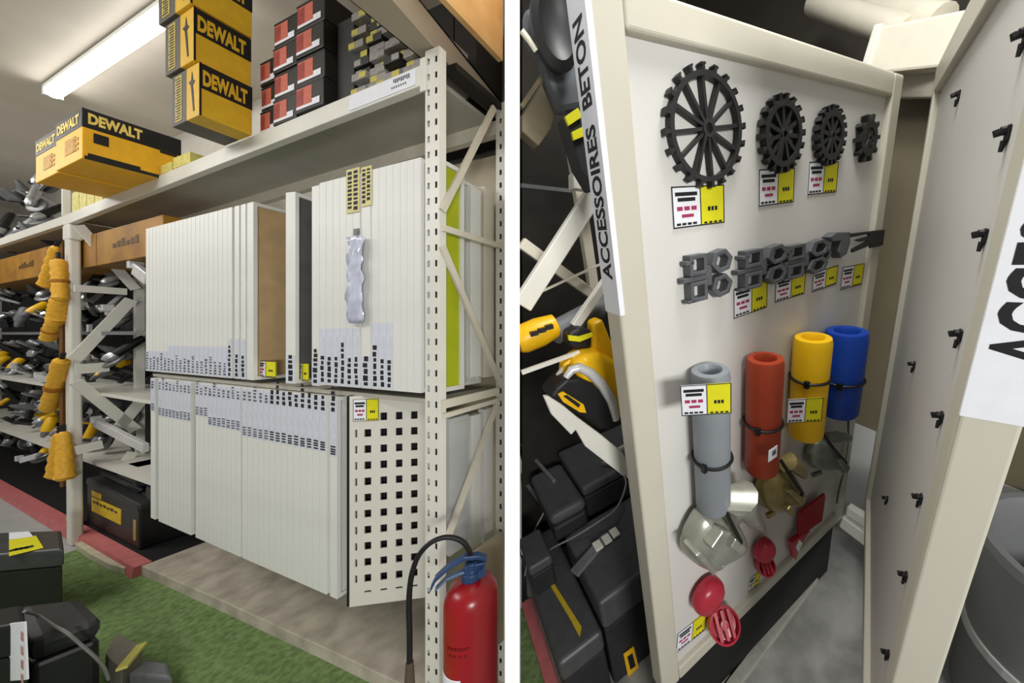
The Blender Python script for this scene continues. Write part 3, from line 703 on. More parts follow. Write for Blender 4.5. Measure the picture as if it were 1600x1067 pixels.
mb = MB(); p_ = L(88, 792, y=-.0); mb.ext([(p_.x-.09, .03), (p_.x+.09, .006), (p_.x+.09, .03), (p_.x+.03, .15), (p_.x-.02, .15)], .05, .09)
tag(mb.build('triangular_stand', mat('cream_stand', (214, 190, 120), .6), M=ML, bevel=.004), 'cream triangular stand at the foot of the white post', 'stand')
# black battery case
a_ = L(145, 815, z=.0); 
t = thing('battery_case', 'black heavy battery case with yellow label standing left of the white panels', 'case', ML @ Tr(-3.98, .115, -.001))
mb = MB(); mb.hexa([(0, 0, 0), (.985, 0, 0), (.985, .26, 0), (0, .26, 0), (.0, .0, .34), (.985, .0, .30), (.985, .26, .30), (.0, .26, .34)]); mb.build('case_body', black_plastic, t, bevel=.01)
mb = MB(); mb.hexa([(0, -.006, .31), (.99, -.006, .27), (.99, .266, .27), (0, .266, .31), (.0, -.006, .36), (.99, -.006, .32), (.99, .266, .32), (.0, .266, .36)]); mb.build('lid', dark_plastic, t, bevel=.012)
mb = MB()
for k in range(5): mb.box(.1+.18*k, .2+.18*k, .05, .2, .33, .395-.01*k)
mb.tube([(.2, .06, .37), (.25, .02, .43), (.75, .02, .41), (.8, .06, .36)], .016, 8); mb.build('handle', black_plastic, t, bevel=.008)
mb = MB(); mb.box(.12, .68, -.004, -.0005, .12, .23); mb.box(.12, .3, -.004, -.0005, .24, .28); s_ = mb.build('yellow_label', tag_yellow if False else mat('case_yellow', (240, 200, 30), .5), t)
mb = MB()
for q in range(7): mb.box(.15+.07*q, .2+.07*q, -.0052, -.0042, .19, .205+.006*(q % 2))
mb.build('print', mat('ochre_print', (84, 56, 16), .6), s_)
mb = MB(); mb.box(.9, .94, -.004, -.0005, .06, .2); mb.build('side_label', mat('case_label', (190, 160, 100), .6), t)
for k, (x, z, w_) in enumerate([(-3.0, .34, .36), (-3.5, .38, .3)]):
    mb = MB(); mb.box(x, x+w_, .14, .34, z, z+.10); mb.box(x+.05, x+w_-.05, .16, .3, z+.1, z+.14)
    tag(mb.build('tool_case', dark_plastic, M=ML, bevel=.012), ['small dark case lying on the battery case beside the white panels', 'small dark case lying on the battery case nearer the white post'][k], 'case')

# ------------------------------------------------------------------ fire extinguisher
cz = 1.055
c_ = EYE+ray(737, 522)*cz; ce = ML.inverted() @ Vector((c_.x, c_.y, 0))
t = thing('fire_extinguisher', 'red fire extinguisher with blue lever and black hose standing by the slotted post', 'fire extinguisher', ML @ Tr(ce.x, ce.y, G) @ Rz(.75))
R_ = .078; zt_ = 1.5-(906-522)/F*cz-G
mb = MB(); mb.lathe([(R_*.9, .0), (R_, .012), (R_, zt_-.055), (R_*.96, zt_-.035), (R_*.82, zt_-.012), (R_*.55, zt_), (R_*.34, zt_+.006), (R_*.3, zt_+.02)], n=40); mb.build('cylinder', ext_red, t, smooth=True)
mb = MB(); mb.lathe([(R_+.0008, .40), (R_+.0016, .402), (R_+.0016, .53), (R_+.0008, .532)], n=40, closed=True)
mb2 = MB(); mb2.v = [v for v in mb.v]; mb2.f = [f for f in mb.f if all(math.atan2(mb.v[i][1], mb.v[i][0]) < -1.75 or math.atan2(mb.v[i][1], mb.v[i][0]) > 2.6 for i in f)]
s_ = mb2.build('paper_label', paper, t)
mb = MB()
for k in range(9):
    a0 = -1.15+.1*k; mb.box(-.003, .003, -R_-.0012, -R_+.002, .62, .628, Rz(a0+.3))
    if k % 2: mb.box(-.004, .004, -R_-.0012, -R_+.002, .60, .606, Rz(a0+.3))
mb.build('print', mat('ext_print', (120, 10, 18), .5), t)
mb = MB(); mb.lathe([(.026, zt_+.0), (.03, zt_+.012), (.03, zt_+.03), (.02, zt_+.034), (.02, zt_+.06), (.0, zt_+.062)], n=20); mb.box(-.02, .038, -.016, .016, zt_+.02, zt_+.055); mb.build('valve', ext_blue, t, bevel=.003)
mb = MB(); lv = [(.045, zt_+.05), (.02, zt_+.066), (-.02, zt_+.072), (-.06, zt_+.058), (-.098, zt_+.028), (-.112, zt_+.0)]
up = [(x, z+.014) for x, z in lv]; mb.ext(lv+up[::-1], -.013, .013); mb.build('lever', ext_blue, t, bevel=.004)
mb = MB(); lv = [(.03, zt_+.02), (-.03, zt_+.03), (-.07, zt_+.022), (-.10, zt_-.004)]; up = [(x, z+.009) for x, z in lv]; mb.ext(lv+up[::-1], -.011, .011); mb.build('carry_handle', mat('lever_light', (92, 118, 150), .4), t, bevel=.003)
mb = MB(); mb.lathe([(.012, -.018), (.012, .018)], n=16, T=Tr(.03, -.02, zt_+.035) @ Rx(PI/2)); mb.build('pressure_gauge', ext_blue, t)
# hose: local points from pixels at the extinguisher's depth
ti = (ML @ Tr(ce.x, ce.y, G) @ Rz(.75)).inverted()
def hp(px, py, dz): return ti @ (EYE+ray(px, py)*dz)
pth = [(733, 880, 1.055), (735, 866, 1.05), (727, 850, 1.04), (712, 841, 1.03), (692, 840, 1.015), (670, 850, 1.0), (652, 872, .99), (642, 905, .985), (639, 945, .985), (640, 990, .985), (640, 1032, .985), (640, 1046, .985)]
def smooth_path(ps, k=5):
    ps = [Vector(p) for p in ps]; out = []
    for i in range(len(ps)-1):
        a, b, c, d = ps[max(i-1, 0)], ps[i], ps[i+1], ps[min(i+2, len(ps)-1)]
        for j in range(k):
            t_ = j/k; out.append(.5*((2*b)+(c-a)*t_+(2*a-5*b+4*c-d)*t_*t_+(3*b-a-3*c+d)*t_**3))
    return out+[ps[-1]]
mb = MB(); mb.tube(smooth_path([hp(*q) for q in pth]), .0075, 10); mb.build('hose', rubber, t, smooth=True)
mb = MB(); mb.tube([hp(640, 1034, .985), hp(640, 1075, .985)], [.010, .014], 10); mb.build('nozzle', mat('nozzle_brown', (86, 74, 60), .5), t, smooth=True)

# ------------------------------------------------------------------ black cases on the carpet, lower left
def case_box(label, p0, p1, dp_dir, zt0, zt1, M=ML, lid=.2):
    pass
def oblong(name, label, corners, z0, z1, m_, lidm=None, cat='case', bev=.02):
    """corners: four (x,y) of the top in order"""
    c = Vector((sum(p[0] for p in corners)/4, sum(p[1] for p in corners)/4, z0))
    t = thing(name, label, cat, ML @ Tr(*c))
    q = [(p[0]-c.x, p[1]-c.y) for p in corners]; h_ = z1-z0
    ins = [(x*.96, y*.96) for x, y in q]
    mb = MB(); mb.hexa([(x, y, 0) for x, y in ins]+[(x, y, h_*.74) for x, y in ins]); mb.build('case_body', m_, t, bevel=bev*.6)
    mb = MB(); mb.hexa([(x, y, h_*.75) for x, y in q]+[(x, y, h_) for x, y in q]); mb.build('lid', lidm or m_, t, bevel=bev)
    return t, h_, q
def top(px, py, z): v = L(px, py, z=z); return (v.x, v.y)
t, h_, q = oblong('tool_case', 'black tool case with yellow and white price tag lying on its lid, lower left', [top(-20, 868, .32), top(100, 858, .32), top(96, 828, .32), top(-20, 832, .32)], G, .32, black_plastic, mat('case_lid_grey', (66, 68, 68), .4, var=.1), bev=.012)
mb = MB(); pp = [L(*p, z=.323) for p in ((14, 842), (56, 837), (68, 856), (14, 869))]
mb.raw([tuple(p) for p in pp]+[(p.x, p.y, p.z+.0015) for p in pp], [(3, 2, 1, 0), (4, 5, 6, 7), (0, 1, 5, 4), (1, 2, 6, 5), (2, 3, 7, 6), (3, 0, 4, 7)])
o = tag(mb.build('price_tag', tag_yellow, M=ML), 'yellow price tag lying on the lid of the black case, lower left', 'price tag')
mb = MB(); pp = [L(*p, z=.3255) for p in ((14, 832), (45, 830), (52, 838), (14, 843))]; mb.raw([tuple(p) for p in pp], [(0, 1, 2, 3)]); mb.build('white_field', paper, o)
mb = MB()
for k in range(4): 
    p_ = L(20+8*k, 858-k*1.5, z=.3265); mb.box(p_.x, p_.x+.03, p_.y-.012, p_.y+.012, p_.z-.0005, p_.z+.0005)
mb.build('print', ink, o)
t, h_, q = oblong('tool_case', 'large black tool case with rounded lid in front on the green carpet, lower left', [top(44, 1005, .3), top(160, 962, .3), top(128, 932, .3), top(20, 944, .3)], G, .3, black_plastic, dark_plastic, bev=.03)
t, h_, q = oblong('tool_case', 'dark case with a white printed sheet at the left edge, lower left corner', [top(-30, 985, .42), top(40, 972, .42), top(36, 944, .42), top(-30, 955, .42)], G, .42, black_plastic, black_plastic, bev=.01)
pp = [L(px, py, y=L(30, 975, z=.42).y-.012) for px, py in ((10, 975), (38, 972), (42, 1062), (10, 1064))]
mb = MB(); mb.raw([tuple(p) for p in pp]+[(p.x, p.y+.004, p.z) for p in pp], [(0, 1, 2, 3), (7, 6, 5, 4), (0, 4, 5, 1), (1, 5, 6, 2), (2, 6, 7, 3), (3, 7, 4, 0)])
o = tag(mb.build('printed_sheet', paper, M=ML), 'white printed sheet with pink picture on the dark case at the left edge', 'sheet')
mb = MB(); a_, b_ = pp[1], pp[2]
for k in range(4): mb.box(a_.x-.03, a_.x-.008, a_.y-.0018, a_.y-.0002, a_.z-.07-.05*k, a_.z-.04-.05*k)
mb.build('picture', mat('pic_pink', (200, 150, 150), .6, var=.2, scale=60), o)
mb = MB(); pp = [L(*p, z=.06) for p in ((165, 1022), (182, 988), (222, 1008), (190, 1046))]
mb.hexa([(p.x, p.y, G) for p in pp]+[(p.x, p.y, .06) for p in pp]); o = tag(mb.build('small_carton', mat('carton_taupe', (136, 130, 118), .6), M=ML, bevel=.003), 'small taupe carton with yellow edge on the green carpet beside the large black case', 'carton')
mb = MB(); a_, b_ = pp[3], pp[2]; mb.bar((a_.x, a_.y, .064), (b_.x, b_.y, .064), .03, .012); mb.build('yellow_edge', mat('edge_yellow', (216, 206, 110), .6), o)
mb = MB(); pp = [L(*p, z=.02) for p in ((200, 1052), (228, 1028), (262, 1034), (270, 1060))]
mb.hexa([(p.x, p.y, G) for p in pp]+[(p.x, p.y, .02) for p in pp]); tag(mb.build('flat_case', grey_plastic, M=ML, bevel=.01), 'low grey case at the bottom edge on the green carpet', 'case')
pts = [L(40, 952, z=.43), L(75, 968, z=.325), L(110, 992, z=.32), L(150, 1030, z=.10), L(165, 1046, z=.02), L(180, 1062, z=G+.01)]
pts = [L(38, 955, z=.425), L(60, 962, z=.35), L(85, 978, z=.318), L(104, 988, z=.312), L(125, 1006, z=.25), L(148, 1026, z=.18), L(162, 1042, z=.12), L(170, 1062, z=.05)]
mb = MB(); mb.tube(smooth_path(pts), .005, 6); tag(mb.build('cable', cable_m, M=ML, smooth=True), 'thin grey security cable lying over the large black case, lower left', 'cable')

# ================================================================== RIGHT ROOM
def R(px, py, **k): return at(MR, px, py, **k)
FB = -.4                                    # floor level in the right room's own frame
def e_(z): return R(813.5, 1000, z=z)
# floor: concrete, strip and carpet; the partition bounds it on the left
f1 = R(813.5, 850, z=FB); f2 = R(813.5, 1200, z=FB)
W1 = 1.306                                  # first board's width
poly_slab('floor.004', [(-.36, R(813.5, 935, z=FB).y), (-.36, -2.2), (2.2, -2.2), (2.2, 2.4), (R(813.5, 740, z=FB).x, R(813.5, 740, z=FB).y)], FB-.05, FB, conc, MR)
g1 = R(813.5, 950, z=FB-.03); g2 = R(813.5, 1200, z=FB-.03)
poly_slab('floor.005', [(-.405, g1.y), (-.405, -2.2), (g2.x, -2.2), (g2.x, g2.y), (g1.x, g1.y)], FB-.08, FB-.03, grass, MR)
h1 = R(814, 930, z=FB)
mb = MB(); mb.box(-.405, -.345, -2.2, min(h1.y, 1.0), FB-.05, FB+.01); struct(mb.build('trim_5', pink, M=MR, bevel=.004))
# back of the bay and the dark aisle beyond
mb = MB(); mb.box(1.62, 1.66, -2.2, 2.0, .45, 2.25); struct(mb.build('wall_right', taupe, M=MR))
mb = MB(); mb.box(1.615, 1.66, -2.2, 2.0, FB, .45); struct(mb.build('baseboard_right', taupe_light, M=MR))
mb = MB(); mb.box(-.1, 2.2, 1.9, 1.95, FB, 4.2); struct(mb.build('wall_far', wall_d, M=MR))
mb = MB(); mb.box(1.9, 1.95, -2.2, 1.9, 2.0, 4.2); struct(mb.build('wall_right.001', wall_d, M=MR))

# ------------------------------------------------------------------ first board
bt = .075
b1 = thing('display_board', 'white framed display board hung with concrete accessories, facing right', 'display board', MR @ Tr(0, 0, 0))
x0 = -.03
mb = MB()
mb.box(x0, .055, 0, bt, 0, HB); mb.box(W1-.075, W1, 0, bt, 0, HB); mb.box(.055, W1-.075, 0, bt, 0, .07); mb.box(.055, W1-.075, 0, bt, HB-.075, HB)
mb.build('frame', board_frame, b1, bevel=.008, seg=3)
BY = .022                                    # the face lies this far behind the frame
mb = MB(); mb.box(.05, W1-.07, BY, BY+.02, .065, HB-.07); mb.build('face_sheet', board_face, b1)
# paper strip with the heading down the board's side
p1 = R(954, 488, x=x0); 
mb = MB(); zlo = p1.z; mb.box(x0-.0015, x0-.0003, -.0, bt+.0, zlo, HB); mb.box(x0-.0015, x0+.012, -.0012, -.0002, zlo, HB); s_ = mb.build('heading_sheet', paper, b1)
# letters read upwards: text x -> +z, text up -> -y... seen from the side (-x)
mb = MB(); zA = R(955, 437, x=x0).z; zN = R(895, 40, x=x0).z
def side_txt(mb, s, za, zb, x, y0, y1):
    T = Matrix(((0, 0, 0, x), (0, 0, y1-y0, y0), (1, 0, 0, za), (0, 0, 0, 1))) @ Matrix.Diagonal((zb-za, 1, 1, 1))
    # unit (X right, Z up) -> z along the strip, y across it
    return put_text(mb, s, T, .03)
z_sp = R(917, 195, x=x0).z
side_txt(mb, 'ACCESSOIRES', zA, R(915, 202, x=x0).z, x0-.002, bt*.2, bt*.82)
side_txt(mb, 'BETON', R(908, 178, x=x0).z, zN, x0-.002, bt*.2, bt*.82)
mb.build('lettering', ink, s_)

# spacer wheels
def wheel(label, px, top_, bot, nsp, nteeth, tooth, rim, dpt, px_l, px_r, slot=0):
    c = R(px[0], px[1]+5, y=BY-dpt/2)
    rz = abs(R(px[0], top_, y=BY-dpt/2).z-R(px[0], bot, y=BY-dpt/2).z)/2
    rad = rz
    t = thing('spacer_wheel', label, 'spacer wheel', MR @ Tr(c.x, BY, c.z), 'black wheel spacers on the top row of the board')
    ro = rad*(1-tooth); ri = ro-rim
    N_ = 48; cs = [(math.cos(2*PI*k/N_), math.sin(2*PI*k/N_)) for k in range(N_)]
    mb = MB(); mb.ring([(x*ro, z*ro) for x, z in cs], [(x*ri, z*ri) for x, z in cs], -dpt, -.004); mb.build('rim', wheel_black, t)
    mb = MB(); mb.ring([(x*rad*.15, z*rad*.15) for x, z in cs], [(x*rad*.085, z*rad*.085) for x, z in cs], -dpt*1.1, -.002); mb.build('hub', wheel_black, t)
    for k in range(nsp):
        mb = MB()
        a = 2*PI*k/nsp+PI/2+.12; ca, sa = math.cos(a), math.sin(a); off = .0
        mb.bar((ca*rad*.12, -dpt*.55, sa*rad*.12), (ca*(ri+rim*.4), -dpt*.5, sa*(ri+rim*.4)), dpt*.75, rim*.7, up=(-sa, 0, ca))
        mb.build('spoke', wheel_black, t)
    mb = MB(); mb.bar((-rad*.09, -dpt*.95, -rad*.1), (-rad*.30, -dpt*.8, -ri*.98), dpt*.4, rim*.6, up=(1, 0, 0)); mb.build('clip_arm', wheel_black, t)
    for k in range(nteeth):
        mb = MB(); a = 2*PI*k/nteeth+.1; T = Ry(-a)
        mb.box(ro-.003, rad, -dpt*.98, -dpt*.1, -rad*tooth*.33, rad*tooth*.33, T)
        if tooth < .2: mb.box(rad*.975, rad*1.01, -dpt, -.004, -rad*tooth*.55, rad*tooth*.55, T)
        mb.build('tooth', wheel_black, t)
wheel('largest black spoked spacer wheel, far left of the top row on the board', (1103, 197), 101, 293, 12, 20, .10, .012, .022, 0, 0)
wheel('second largest black toothed spacer wheel on the board', (1221, 206), 144, 268, 11, 18, .15, .016, .024, 0, 0)
wheel('third black toothed spacer wheel on the board with tightly packed spokes', (1296, 208), 161, 256, 10, 20, .17, .018, .024, 0, 0)
wheel('smallest black gear shaped spacer wheel, far right of the top row', (1354, 212), 174, 251, 8, 10, .26, .024, .024, 0, 0)

# price tags on the board
def board_tag(label, tl, tr, bl, y=BY-.001):
    a, b, c = R(*tl, y=y), R(*tr, y=y), R(*bl, y=y)
    w_ = (b-a).length; h_ = (a-c).length
    return shelf_tag('price_tag', label, MR @ Tr(c.x, y, (c.z+b.z-h_+c.z)/2 if False else c.z) @ Ry(-math.atan2(b.z-a.z, b.x-a.x)*.9), w_, h_)
board_tag('price tag below the largest spoked spacer wheel', (1046, 292), (1129, 288), (1052, 358))
board_tag('price tag below the second largest spacer wheel', (1185, 265), (1241, 262), (1185, 323))
board_tag('price tag below the third spacer wheel', (1263, 253), (1309, 252), (1261, 305))
board_tag('price tag between the first and second grey couplers, largest of the middle row', (1146, 452), (1199, 437), (1146, 498))
board_tag('price tag below the second grey coupler', (1210, 438), (1257, 426), (1210, 473))
board_tag('price tag below the third grey coupler', (1270, 426), (1309, 414), (1268, 457))
board_tag('price tag below the rightmost black grey coupler', (1314, 418), (1348, 412), (1312, 453))
board_tag('price tag at the bottom left of the board below the large red knobs', (1058, 990), (1104, 955), (1056, 1020))
board_tag('pale price tag below the small pair of red knobs', (1169, 906), (1186, 893), (1168, 926))

# grey plastic couplers: two square cells and two hexagonal cells
def coupler(label, px, wpx, hpx, kind, dpt=.032, m_=coupler_grey):
    c = R(*px, y=BY-.03); l_ = R(px[0]-wpx/2, px[1], y=BY-.03); r_ = R(px[0]+wpx/2, px[1], y=BY-.03)
    w_ = (r_-l_).length*.97; h_ = 1.15*abs(R(px[0], px[1]-hpx/2, y=BY-.03).z-R(px[0], px[1]+hpx/2, y=BY-.03).z)
    t = thing('coupler', label, 'coupler', MR @ Tr(c.x, BY, c.z), 'plastic couplers in the middle row of the board')
    def sq(cx, cz, a, b): return [(cx-a, cz-b), (cx+a, cz-b), (cx+a, cz), (cx+a, cz+b), (cx, cz+b), (cx-a, cz+b)]
    def hx(cx, cz, a, b): return [(cx+a*math.cos(PI/3*k+.2), cz+b*math.sin(PI/3*k+.2)) for k in range(6)]
    mb = MB()
    for s_ in (-1, 1): mb.ring(sq(-w_*.22, s_*h_*.26, w_*.16, h_*.2), sq(-w_*.22, s_*h_*.26, w_*.10, h_*.12), -dpt, -.001)
    mb.box(-w_*.5, -w_*.02, -dpt*.9, -.001, -h_*.05, h_*.05); mb.box(-w_*.44, -w_*.3, -dpt, -.001, h_*.28, h_*.36); mb.box(-w_*.44, -w_*.3, -dpt, -.001, -h_*.46, -h_*.4)
    mb.build('square_cells', m_, t, bevel=.002)
    mb = MB()
    for s_ in (-1, 1): mb.ring(hx(w_*.24, s_*h_*.25, w_*.22, h_*.25), hx(w_*.24, s_*h_*.25, w_*.13, h_*.15), -dpt*1.05, -.001)
    mb.box(-w_*.08, w_*.06, -dpt*.8, -.001, -h_*.2, h_*.2)
    if kind: mb.ring(hx(w_*.42, 0, w_*.12, h_*.2), hx(w_*.42, 0, w_*.07, h_*.12), -dpt*.9, -.001)
    mb.build('round_cells', m_, t, bevel=.002)
coupler('grey plastic coupler at the far left of the middle row, no tag under it', (1110, 431), 80, 68, 0)
coupler('grey plastic coupler, second from the left in the middle row', (1196, 417), 80, 56, 1)
coupler('dark grey plastic coupler, third from the left in the middle row', (1262, 405), 76, 48, 1)
# the last coupler carries a black fork reaching over the frame
c = R(1318, 390, y=BY-.03); l_ = R(1294, 380, y=BY-.03); r_ = R(1376, 398, y=BY-.03); w_ = (r_-l_).length; h_ = abs(R(1330, 366, y=BY-.03).z-R(1330, 418, y=BY-.03).z)
t = thing('coupler', 'large dark coupler with black fork reaching over the frame, far right of the middle row', 'coupler', MR @ Tr(l_.x, BY, l_.z), 'plastic couplers in the middle row of the board')
mb = MB(); mb.ext([(0, h_*.16), (w_*.1, h_*.26), (w_*.32, h_*.2), (w_*.34, -h_*.1), (w_*.3, -h_*.42), (w_*.2, -h_*.5), (w_*.16, -h_*.3), (w_*.18, 0), (w_*.06, h_*.02)], -.035, -.001); mb.build('clip', coupler_grey, t, bevel=.003)
mb = MB(); mb.ext([(w_*.3, h_*.16), (w_*.97, h_*.08), (w_*.97, -h_*.42), (w_*.72, -h_*.42), (w_*.74, -h_*.32), (w_*.4, -h_*.42), (w_*.4, -h_*.3), (w_*.66, -h_*.16), (w_*.5, -h_*.14), (w_*.42, -h_*.06), (w_*.68, -h_*.02), (w_*.64, h_*.04), (w_*.34, h_*.04)], -.036, -.024); mb.build('fork', wheel_black, t, bevel=.003)

# pipe sleeves with cable ties
def pipe(label, m_, ptop, pbot, wpx, tie, wf=.66):
    off = .03; a = R(*ptop, y=BY); 
    # radius from the apparent width, axis one radius in front of the face
    t0 = (MR @ a - EYE).y
    rad = .07
    for _ in range(4):
        a = R(*ptop, y=BY-rad-.002); rad = ((MR @ R(ptop[0]+wpx/2, ptop[1]+20, y=BY-rad-.002)) - (MR @ R(ptop[0]-wpx/2, ptop[1]+20, y=BY-rad-.002))).length/2*wf
    b = R(*pbot, y=BY-rad-.002); ln = a.z-b.z
    t = thing('pipe_sleeve', label, 'pipe sleeve', MR @ Tr((a.x+b.x)/2, BY-rad-.002, b.z), 'pipe sleeves on the board')
    mb = MB(); mb.lathe([(rad*.93, 0), (rad, .012), (rad, ln-.02), (rad*.93, ln), (rad*.62, ln+.002), (rad*.52, ln-.012), (rad*.5, ln*.55), (0, ln*.55)], n=32); mb.build('tube', m_, t, smooth=True)
    for f in tie:
        mb = MB(); rr = rad+.004; n_ = 32
        mb.tube([(rr*math.cos(2*PI*k/n_), rr*math.sin(2*PI*k/n_), ln*f) for k in range(n_+1)], .0055, 6); mb.box(-rad*1.12, -rad*.9, -rad*.55, -rad*.3, ln*f-.014, ln*f+.012); mb.build('cable_tie', rubber, t)
    return t, rad, ln, b
def lab(o, s): o['label'] = s
pg, rg, lg, bg = pipe('thick grey pipe sleeve with black cable tie, far left of the four', tube_grey, (1111, 577), (1113, 790), 57, (.40,), .74)
pipe('brick red pipe sleeve, second from the left', tube_brick, (1194, 560), (1191, 731), 52, (.46,))
pyl, ry_, ly_, by_ = pipe('yellow pipe sleeve, third from the left', tube_yellow, (1266, 529), (1262, 675), 45, (.62,))
pipe('blue pipe sleeve, far right of the four', tube_blue, (1321, 518), (1311, 641), 43, (.44,))
def turned_tag(label, c, wpx, hpx, y):
    p = R(*c, y=y); dp = (MR @ p - EYE).y; w_ = wpx*dp/F*.93; h_ = hpx*dp/F*1.12
    return shelf_tag('price_tag', label, MR @ Tr(p.x, p.y, p.z) @ Rz(-.62) @ Tr(-w_/2, 0, -h_/2), w_, h_)
turned_tag('price tag fixed across the thick grey pipe sleeve', (1103, 624), 84, 48, BY-2*rg-.035)
turned_tag('price tag fixed across the yellow pipe sleeve', (1257, 641), 58, 38, BY-2*ry_-.02)
mb = MB(); a_ = R(1200, 722, y=BY-.15); w_ = .045
mb.box(a_.x, a_.x+w_, a_.y-.0015, a_.y, a_.z, a_.z+.045); o = tag(mb.build('sticker', paper, M=MR), 'small white sticker at the foot of the brick red pipe sleeve', 'sticker')
mb = MB(); mb.box(a_.x+.018, a_.x+.038, a_.y-.0022, a_.y-.0016, a_.z+.015, a_.z+.034); mb.build('print', grey_ink, o)

# cast rebar clamps, each with a black tie
def outline(pts, y): return [(v.x, v.z) for v in (R(*p, y=y) for p in pts)]
def clamp(label, m_, body, dent, arm, tie, tip, dpt):
    o0 = R(*body[0], y=BY)
    t = thing('clamp', label, 'clamp', MR @ Tr(o0.x, BY, o0.z), 'cast clamps on the board')
    sh = lambda pts, y: [(x-o0.x, z-o0.z) for x, z in outline(pts, y)]
    bp = sh(body, BY-dpt*.5); cx = sum(p[0] for p in bp)/len(bp); cz = sum(p[1] for p in bp)/len(bp); n = len(bp)
    # domed body: outline rings shrinking towards the viewer
    mb = MB(); rings = [(1.0, 0), (1.0, -dpt*.45), (.93, -dpt*.72), (.78, -dpt*.92), (.5, -dpt)]
    vs = [(cx+(x-cx)*k, y, cz+(z-cz)*k) for k, y in rings for x, z in bp]; fs = [tuple(range(n))]
    for l in range(len(rings)-1):
        fs += [(l*n+i, l*n+(i+1) % n, (l+1)*n+(i+1) % n, (l+1)*n+i) for i in range(n)]
    fs.append(tuple(range(len(vs)-n, len(vs)))); mb.raw(vs, fs); o = mb.build('body', m_, t, smooth=True)
    sm = o.modifiers.new('sub', 'SUBSURF'); sm.levels = 1; sm.render_levels = 2
    for d in dent:      # raised jaws
        dp = sh(d, BY-dpt*.9); mb = MB(); mb.ext(dp, -dpt*1.22, -dpt*.6); mb.build('jaw', m_, t, bevel=.006, seg=3)
    ap = [R(*p, y=BY-dpt*f) for p, f in arm[0]]; mb = MB(); mb.tube([(p.x-o0.x, p.y-BY, p.z-o0.z) for p in ap], arm[1], 10); mb.build('arm', m_, t, smooth=True)
    tp = [R(*p, y=BY-dpt*f) for p, f in tie]; mb = MB(); mb.tube([(p.x-o0.x, p.y-BY, p.z-o0.z) for p in tp], .007, 6); mb.build('cable_tie', rubber, t, smooth=True)
    if tip:
        tp = [R(*p, y=BY-dpt*f) for p, f in tip]; mb = MB(); mb.tube([(p.x-o0.x, p.y-BY, p.z-o0.z) for p in tp], .012, 8); mb.build('bolt', m_, t, smooth=True)
    return t
clamp('large silver cast clamp under the thick grey pipe sleeve', clamp_silver,
      [(1092, 797), (1075, 832), (1067, 855), (1072, 872), (1088, 883), (1110, 890), (1117, 878), (1128, 872), (1140, 868), (1165, 852), (1164, 838), (1148, 806), (1136, 794), (1112, 792)],
      [[(1099, 845), (1118, 818), (1132, 822), (1108, 852)], [(1130, 845), (1138, 830), (1156, 845), (1148, 858)], [(1076, 856), (1084, 850), (1110, 880), (1104, 888)]],
      ([((1140, 800), .6), ((1146, 780), .9), ((1160, 775), 1.0), ((1168, 800), .9), ((1180, 815), .8), ((1190, 826), .6)], [.05, .055, .055, .036, .03, .018]),
      [((1133, 797), 1.0), ((1144, 820), 1.2), ((1158, 846), 1.2), ((1152, 858), 1.0)], [((1130, 868), .8), ((1127, 884), .9)], .11)
clamp('gold toned cast clamp under the brick red pipe sleeve', clamp_gold,
      [(1202, 735), (1189, 755), (1184, 775), (1190, 793), (1205, 799), (1216, 797), (1228, 782), (1240, 790), (1252, 782), (1255, 768), (1240, 742), (1225, 722), (1212, 722)],
      [[(1220, 762), (1228, 757), (1250, 774), (1244, 784)], [(1220, 790), (1226, 782), (1234, 794), (1230, 802)]],
      ([((1222, 728), .7), ((1234, 720), .9), ((1248, 732), .9), ((1256, 742), .8)], [.034, .034, .028, .018]),
      [((1220, 719), .9), ((1236, 745), 1.2), ((1254, 770), 1.2), ((1250, 780), 1.0)], [((1198, 806), .5), ((1210, 800), .6)], .10)
clamp('dull grey green cast clamp below the blue pipe sleeve beside the right frame', clamp_green,
      [(1280, 682), (1268, 700), (1263, 718), (1268, 732), (1284, 735), (1300, 732), (1315, 738), (1322, 728), (1312, 712), (1298, 692), (1288, 680)],
      [[(1300, 715), (1306, 708), (1320, 726), (1314, 736)]],
      ([((1290, 684), .7), ((1308, 682), .9), ((1325, 684), .8)], [.024, .026, .02]),
      [((1285, 676), .9), ((1302, 700), 1.2), ((1322, 722), 1.2), ((1316, 736), .9)], [((1270, 742), .4), ((1282, 738), .5)], .09)
# wire loop by the last clamp
mb = MB(); mb.tube([R(1326, 640, y=BY-.02), R(1325, 690, y=BY-.02), R(1318, 735, y=BY-.02), R(1310, 770, y=BY-.02), R(1307, 790, y=BY-.01)], .005, 6)
tag(mb.build('wire', mat('wire_grey', (90, 92, 88), .4, .5), M=MR, smooth=True), 'thin dark wire hanging down the right side of the board from the blue sleeve', 'wire')

